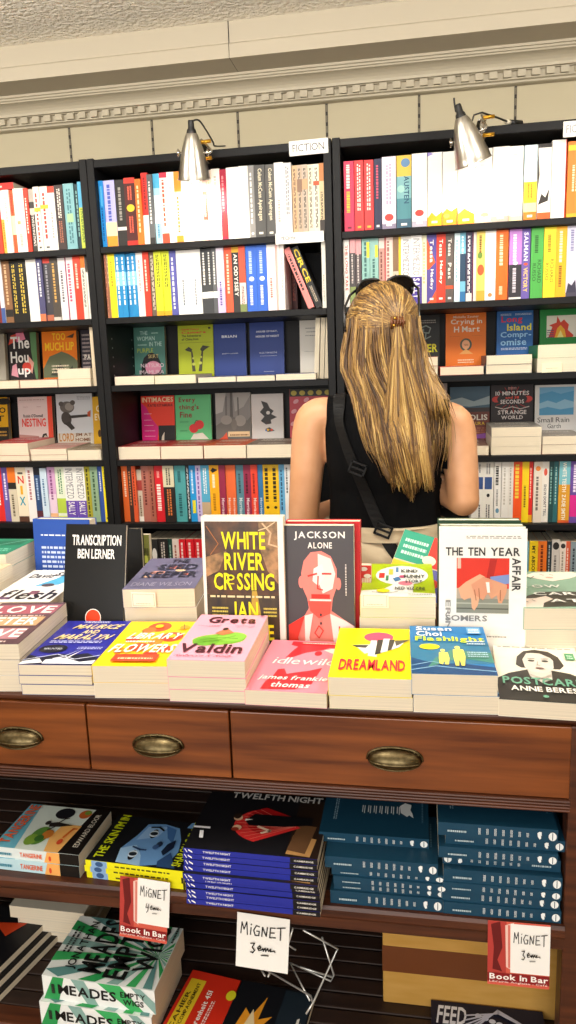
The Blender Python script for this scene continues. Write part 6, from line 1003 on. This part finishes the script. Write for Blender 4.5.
# face details
eyew = mat('eye_white', 'f0ece6', .3); iris = mat('eye_iris', '4a6a7c', .2); lipm = mat('lips', 'b8605a', .45)
for s in (-1, 1):
    b = MB(); ball(b, HC + Vector((.031 * s, .0825, .008)), (.013, .009, .0085), eyew); ball(b, HC + Vector((.031 * s, .0895, .007)), (.0055, .0035, .0055), iris); ppart(b.build('eye'))
b = MB(); ball(b, HC + Vector((0, .0905, -.056)), (.022, .008, .0065), lipm); ppart(b.build('mouth'))
# ---- hair: a thin cap plus combed locks --------------------------------------------------------
hcol = [mat('hair_' + h, h, .38, noise=.5, nscale=(30, 30, 9), col2=h2, spec=.6) for h, h2 in (('5a3c1e', '6c4c28'), ('7a582c', '8c6a38'), ('a07a40', 'b08a4c'), ('402b16', '52381f'), ('bc9656', 'ccaa68'), ('8c6830', 'a07c40'))]
hbase = mat('hair_underlayer', '6e4f2a', .6, noise=.4, nscale=(90, 90, 6), col2='4e3820')
b = MB(); bm = bmesh.new(); bmesh.ops.create_uvsphere(bm, u_segments=36, v_segments=24, radius=1)
bmesh.ops.delete(bm, geom=[f for f in bm.faces if (f.calc_center_median().y > .35 and f.calc_center_median().z < .55) or f.calc_center_median().z < -.75], context='FACES')
b.bm(bm, hbase, True, Matrix.Translation(HC + Vector((0, -.008, .014))) @ Matrix.Diagonal((.083, .1, .1, 1)))
hair = ppart(b.build('hair'))
# hanging underlayer behind neck and shoulders
def hmid(z):    # centre line and half width of the hanging hair, from the photo's outline
    T = [(1.46, XC + .002, .084), (1.40, XC + .002, .093), (1.36, XC + .006, .094), (1.30, XC + .030, .091), (1.24, XC + .044, .090), (1.18, XC + .052, .078), (1.12, XC + .060, .058), (1.06, XC + .066, .028)]
    if z >= T[0][0]: return T[0][1:]
    for (z0, c0, w0), (z1, c1, w1) in zip(T, T[1:]):
        if z >= z1:
            t = (z0 - z) / (z0 - z1); return c0 + (c1 - c0) * t, w0 + (w1 - w0) * t
    return T[-1][1:]
def hy(z, s):   # how far back the hair lies
    if z > 1.40: base = HC.y - .008 - .104 * math.sqrt(max(.02, 1 - (s * .95) ** 2)) ** .8
    else:
        t = min(1, (1.40 - z) / .12); head = HC.y - .008 - .100 * math.sqrt(max(.02, 1 - (s * .95) ** 2)) ** .8
        cx, w = hmid(z); a, bb = torso(z); dx = (cx + s * w - XC) / (a + .03)
        back = YC + ysh(z) - (bb + .006) * math.sqrt(max(.12, 1 - dx * dx)) - .014
        if z > 1.26: back = min(back, YC - .098)
        base = head * (1 - t) + back * t
    return base
vs, fs = [], []; zs = [1.45 - i * .02 for i in range(18)]; cols = 17
for z in zs:
    cx, w = hmid(z)
    for k in range(cols):
        s = -1 + 2 * k / (cols - 1); vs.append((cx + s * w * .88, hy(z, s) + .006, z))
for i in range(len(zs) - 1):
    for k in range(cols - 1): fs.append((i*cols+k, i*cols+k+1, (i+1)*cols+k+1, (i+1)*cols+k))
b = MB(); b.add(vs, fs, hbase, True); o = b.build('hair_underlayer'); o.parent = hair; o.matrix_local = Matrix()
so = o.modifiers.new('t', 'SOLIDIFY'); so.thickness = .008
hr = random.Random(11)
def strands(name, gen, count, rad):
    cu = bpy.data.curves.new(name, 'CURVE'); cu.dimensions = '3D'; cu.bevel_depth = rad; cu.bevel_resolution = 0; cu.resolution_u = 2
    for m_ in hcol: cu.materials.append(m_)
    for i in range(count):
        pts, mi = gen(i); sp = cu.splines.new('POLY'); sp.points.add(len(pts) - 1)
        for k, p in enumerate(pts):
            sp.points[k].co = (*p, 1); t = k / (len(pts) - 1); sp.points[k].radius = 1 if t < .75 else max(.25, 1 - (t - .75) * 3)
        sp.material_index = mi
    ob_ = bpy.data.objects.new(name, cu); C.objects.link(ob_)
    # bake to a mesh so the locks are plain geometry
    dg = bpy.context.evaluated_depsgraph_get(); me3 = bpy.data.meshes.new_from_object(ob_.evaluated_get(dg))
    bpy.data.objects.remove(ob_); bpy.data.curves.remove(cu)
    for p in me3.polygons: p.use_smooth = True
    o3 = bpy.data.objects.new(name, me3); C.objects.link(o3); o3.parent = hair; o3.matrix_local = Matrix(); return o3
CLIP = Vector((XC + .038, HC.y - .110, 1.458))
def tone(s, light=0):
    # streaks: neighbouring strands share a tone
    v = 1.1 * math.sin(s * 19 + 1.3) + .8 * math.sin(s * 47) + hr.uniform(-.8, .8) + light
    return 3 if v < -1.1 else 0 if v < -.45 else 1 if v < .15 else 5 if v < .75 else 2 if v < 1.5 else 4
def fall(i):
    s = hr.uniform(-1, 1); lay = hr.random()
    zend = 1.075 + .13 * abs(s) ** 1.5 + hr.uniform(-.015, .07) + (.03 if s > .5 else 0)
    z0 = 1.490 - .06 * hr.random() - .016 * abs(s); ph = hr.uniform(0, 6.3); am = hr.uniform(.0015, .006); fr = hr.uniform(20, 38)
    pts = []; dr = hr.uniform(-.12, .12)
    for k in range(15):
        t = k / 14; z = z0 + (zend - z0) * t; cx, w = hmid(z); ss = max(-1.05, min(1.05, s + dr * t * t))
        pts.append((cx + ss * w + am * math.sin(z * fr + ph + s * 4) * min(1, t * 3), hy(z, ss) - .012 * lay * min(1, t * 3) * (1 - .5 * abs(ss)) + .010 * max(0, 1 - t * 5) + am * math.cos(z * fr + ph), z))
    return pts, tone(s + lay * .02, -.15)
strands('loose_lengths', fall, 1500, .00165)
def comb(i):
    # from the hairline over the skull to the clip
    ang = hr.uniform(-1.75, 1.75); el = hr.uniform(-.1, 1.0)
    u = Vector((math.sin(ang), math.cos(ang) * .55 + .12 * hr.random(), .42 + .65 * max(0, math.cos(ang)) * (0.4 + .6 * el) - .75 * hr.random() * max(0, abs(ang) - .8))).normalized()
    c0 = HC + Vector((0, -.008, .014)); A = Vector((u.x * .085, u.y * .102, u.z * .102)); Bv = CLIP - c0; Bv = Bv + Vector((hr.uniform(-.007, .007), 0, hr.uniform(-.007, .007)))
    pts = []; bulge = hr.uniform(.002, .010); ph = hr.uniform(0, 6)
    for k in range(11):
        t = k / 10; v = A.lerp(Bv, t); q = Vector((v.x / .085, v.y / .102, v.z / .102)); q.normalize()
        p = c0 + Vector((q.x * .085, q.y * .102, q.z * .102)) * (1 + bulge * 8 * math.sin(math.pi * t) * .35)
        if t > .8: p = p.lerp(c0 + Bv, (t - .8) / .2)
        pts.append(tuple(p + Vector((0, 0, .0015 * math.sin(t * 9 + ph)))))
    return pts, tone(ang * .6 + el * .3, .1)
strands('combed_back_top', comb, 1300, .0016)
def tail(i):
    s = hr.uniform(-1, 1); ph = hr.uniform(0, 6.3); am = hr.uniform(.001, .004); zend = 1.085 + hr.uniform(0, .1); pts = []; lay = hr.random()
    for k in range(14):
        t = k / 13; z = CLIP.z + (zend - CLIP.z) * t; cx = CLIP.x + .012 * t + .02 * t * t; w = .006 + .040 * min(1, t * 1.6) ** 1.2
        pts.append((cx + s * w + am * math.sin(z * 26 + ph) * t, min(hy(z, 0), CLIP.y + .012) - .010 - .008 * lay * math.sin(math.pi * min(1, t + .15)), z))
    return pts, tone(s * .5, .75)
strands('gathered_tail', tail, 380, .00165)
def wisp(i):
    s = (.7 + .4 * hr.random()) * (1 if hr.random() < .62 else -1); z0 = 1.40 + hr.uniform(-.03, .05); zend = 1.14 + hr.uniform(-.02, .16); pts = []; fl = hr.uniform(.1, .45) * (1 if s > 0 else .3); ph = hr.uniform(0, 6)
    for k in range(12):
        t = k / 11; z = z0 + (zend - z0) * t; cx, w = hmid(z); ss = s * (1 if abs(s) < 1 else 1) * (.9 + fl * t)
        pts.append((cx + max(-1.25, min(1.4, ss)) * w + .004 * math.sin(z * 30 + ph), hy(z, max(-.95, min(.95, ss))) - .004, z))
    return pts, hr.choice((1, 5, 2, 0))
strands('loose_wisps', wisp, 110, .0009)
b = MB()
clipm = mat('amber_hair_clip', '6a3a1c', .25); gold = mat('gold_bead', 'c89a3c', .25, 1)
for k in range(5): b.tube([CLIP + Vector((-.014 + .006 * k, -.010, .012)), CLIP + Vector((-.012 + .006 * k, -.022, .001)), CLIP + Vector((-.014 + .006 * k, -.012, -.012))], .0026, clipm, 8)
b.tube([CLIP + Vector((-.016, -.014, 0)), CLIP + Vector((.016, -.014, 0))], .004, clipm, 8); ball(b, CLIP + Vector((-.006, -.022, .009)), .003, gold); ball(b, CLIP + Vector((-.008, -.022, -.006)), .003, gold)
o = b.build('hair_clip'); o.parent = hair; o.matrix_local = Matrix()
# ---- sunglasses pushed up on her head ----------------------------------------------------------
sg = empty('sunglasses', Matrix.Translation((XC, YC + .03, 1.54)), 'black sunglasses pushed up into the woman\'s blond hair', 'sunglasses'); sinv = sg.matrix_world.inverted()
lens = mat('dark_lens', '0a0a0c', .12); frame = mat('black_acetate', '101012', .25)
def sp(o): o.parent = sg; o.matrix_local = sinv; return o
SGM = Matrix.Translation((XC + .004, YC + .020, 1.540)) @ Matrix.Rotation(R(20), 4, 'Z') @ Matrix.Rotation(R(-5), 4, 'Y') @ Matrix.Rotation(R(20), 4, 'X')
def ringpts(cx, w, h): return [Vector((cx + w * math.copysign(abs(math.cos(2*math.pi*k/28)) ** .75, math.cos(2*math.pi*k/28)), -.004 * math.cos(2*math.pi*k/28) * (1 if cx > 0 else -1), h * math.copysign(abs(math.sin(2*math.pi*k/28)) ** .75, math.sin(2*math.pi*k/28)))) for k in range(28)]
for s in (-1, 1):
    rp = [SGM @ p for p in ringpts(.036 * s, .031, .026)]
    b = MB(); n_ = Vector(SGM.col[1][:3]) * .0012
    b.add([p - n_ for p in rp] + [p + n_ for p in rp], [tuple(range(28)), tuple(range(28, 56))[::-1]], lens); sp(b.build('lens'))
b = MB()
for s in (-1, 1): rp = [SGM @ p for p in ringpts(.036 * s, .031, .026)]; b.tube(rp + [rp[0]], .0034, frame, 8)
b.tube([SGM @ Vector((-.008, 0, .008)), SGM @ Vector((0, .002, .011)), SGM @ Vector((.008, 0, .008))], .003, frame, 8); sp(b.build('frame_front'))
for s in (-1, 1):
    b = MB(); h = SGM @ Vector((.067 * s, .0, .006))
    b.tube([h, h + Vector((.014 * s, -.012, -.012)), Vector((XC + (.083 if s < 0 else .083) * s, YC - (.055 if s < 0 else .02), 1.495)), Vector((XC + (.081 if s < 0 else .082) * s, YC - (.065 if s < 0 else .03), 1.465)), Vector((XC + .08 * s, YC - (.068 if s < 0 else .035), 1.445))], [.003, .0028, .0026, .003, .0026], frame, 8); sp(b.build('temple_arm'))
# ---- crossbody bag: strap over the left shoulder, down across the back ----------------------------
bagk = mat('black_webbing', '0a0a0b', .6, noise=.4, nscale=(300, 300, 300), col2='101012', spec=.25)
bag = empty('crossbody_bag', Matrix.Translation((XC + .17, YC + .06, .80)), 'black crossbody bag strap with plastic buckles across the woman\'s back', 'bag'); ginv = bag.matrix_world.inverted()
def gp(o, par=None): o.parent = par or bag; o.matrix_local = ginv if par is None else Matrix(); return o
def surf(dx, z, side, off=.016):
    a, bb = torso(z); a += off; bb += off
    q = max(.05, 1 - (dx / a) ** 2) if abs(dx) < a else .05
    return Vector((XC + dx, YC + ysh(z) + side * bb * math.sqrt(q), z))
back = [surf(dx, z, -1) for dx, z in ((-.098, 1.272), (-.096, 1.24), (-.080, 1.19), (-.060, 1.14), (-.037, 1.08), (-.012, 1.02), (.018, .96), (.07, .90), (.13, .85))]
front = [surf(dx, z, 1) for dx, z in ((.16, .84), (.12, .92), (.06, 1.02), (0, 1.12), (-.05, 1.2), (-.085, 1.25))]
loop = back + [Vector((XC + .186, YC + .0, .835))] + front + [Vector((XC - .1, YC + .02, 1.302)), Vector((XC - .1, YC - .03, 1.300))]
fine = []
L_ = len(loop)
for i in range(L_):
    p0, p1, p2, p3 = loop[i-1], loop[i], loop[(i+1) % L_], loop[(i+2) % L_]
    for t in (0, .25, .5, .75): fine.append(.5 * ((2*p1) + (p2-p0)*t + (2*p0-5*p1+4*p2-p3)*t*t + (3*p1-p0-3*p2+p3)*t**3))
vs, fs = [], []
cen = Vector((XC, YC, 0)); N_ = len(fine)
for i, p in enumerate(fine):
    t = (fine[(i+1) % N_] - fine[i-1]).normalized(); nrm = Vector((p.x - XC, p.y - YC, .0)); 
    kk = max(0, min(1, (p.z - 1.22) / .07)); nrm = nrm.normalized() * (1 - kk * .85) + Vector((0, 0, kk * 1.2))
    nrm = (nrm - t * nrm.dot(t)).normalized(); sd = t.cross(nrm) * .0138
    vs += [p + sd, p - sd, p - sd - nrm * .003, p + sd - nrm * .003]
for i in range(N_):
    j = (i + 1) % N_
    for k in range(4): fs.append((4*i+k, 4*i+(k+1) % 4, 4*j+(k+1) % 4, 4*j+k))
b = MB(); b.add(vs, fs, bagk); gp(b.build('strap'))
for dx, z in ((-.054, 1.142), (.002, .998)):
    c = surf(dx, z, -1, .022); Mb = Matrix.Translation(c) @ Matrix.Rotation(R(22), 4, 'Y')
    b = MB()
    for lo, hi in (((-.024, -.004, .012), (.024, .004, .018)), ((-.024, -.004, -.018), (.024, .004, -.012)), ((-.024, -.004, -.018), (-.018, .004, .018)), ((.018, -.004, -.018), (.024, .004, .018)), ((-.02, -.003, -.003), (.02, .003, .003))): b.bbox(lo, hi, bagk, .0012, 1, Mb @ Matrix.Scale(.82, 4))
    gp(b.build('buckle'))
b = MB(); b.bbox((XC + .10, YC + .13, .74), (XC + .21, YC + .19, .87), bagk, .02, 4); gp(b.build('pouch'))
# ==== camera ==================================================================================
cam = bpy.data.cameras.new('camera'); cam.sensor_fit = 'VERTICAL'; cam.sensor_height = 24; cam.lens = 24 * FPX / 1024; cam.clip_start = .02
co = bpy.data.objects.new('camera', cam); C.objects.link(co)
right = Vector((_x[0], _y[0], -_d[0])); down = Vector((_x[1], _y[1], -_d[1])); fwd = Vector((_x[2], _y[2], -_d[2]))
M = Matrix((right, -down, -fwd)).transposed().to_4x4(); M.translation = (0, 0, H0)
co.matrix_world = M
bpy.context.scene.camera = co
# ==== light ===================================================================================
def area(name, loc, to, sx, sy, power, col=(1, .95, .87)):
    l = bpy.data.lights.new(name, 'AREA'); l.shape = 'RECTANGLE'; l.size = sx; l.size_y = sy; l.energy = power; l.color = col
    o = bpy.data.objects.new(name, l); C.objects.link(o); o.location = loc
    o.rotation_euler = (Vector(to) - Vector(loc)).to_track_quat('-Z', 'Y').to_euler(); return o
for x, y in ((-1.9, .6), (-.5, .6), (.9, .6), (-1.2, -.8), (.4, -.8)):
    area('ceiling_panel_light', (x, y, 2.385), (x, y, 0), .6, .6, CEIL_W)
for x, y in ((-1.7, 1.35), (-.5, 1.2), (.75, 1.35)):  # unseen fill lights, added out of frame to brighten the ceiling
    l = bpy.data.lights.new('unseen_ceiling_fill', 'POINT'); l.energy = CEIL_FILL_W; l.color = (1, .95, .87); l.shadow_soft_size = .12
    o = bpy.data.objects.new('unseen_ceiling_fill', l); C.objects.link(o); o.location = (x, y, 2.14)
area('unseen_front_fill', (-.6, -2.4, 1.5), (-.4, 1.5, 1.1), 3.0, 1.6, FRONT_FILL_W, (1, .98, .95))  # added soft fill from behind the camera to lift the shelves; no window there
wd = bpy.data.worlds.new('world'); bpy.context.scene.world = wd; wd.use_nodes = True
wd.node_tree.nodes['Background'].inputs[0].default_value = (1, .95, .88, 1); wd.node_tree.nodes['Background'].inputs[1].default_value = .25
vs = bpy.context.scene.view_settings
vs.view_transform = 'Standard'; vs.look = 'None'; vs.gamma = 1; vs.use_curve_mapping = False; vs.exposure = EXPO
dup = {k: v for k, v in LABELS.items() if len(v) > 1}
print('DUPLICATE LABELS', dup); print('LONG', [k for k in LABELS if not 4 <= len(k.split()) <= 16]); print('N', len(bpy.data.objects))
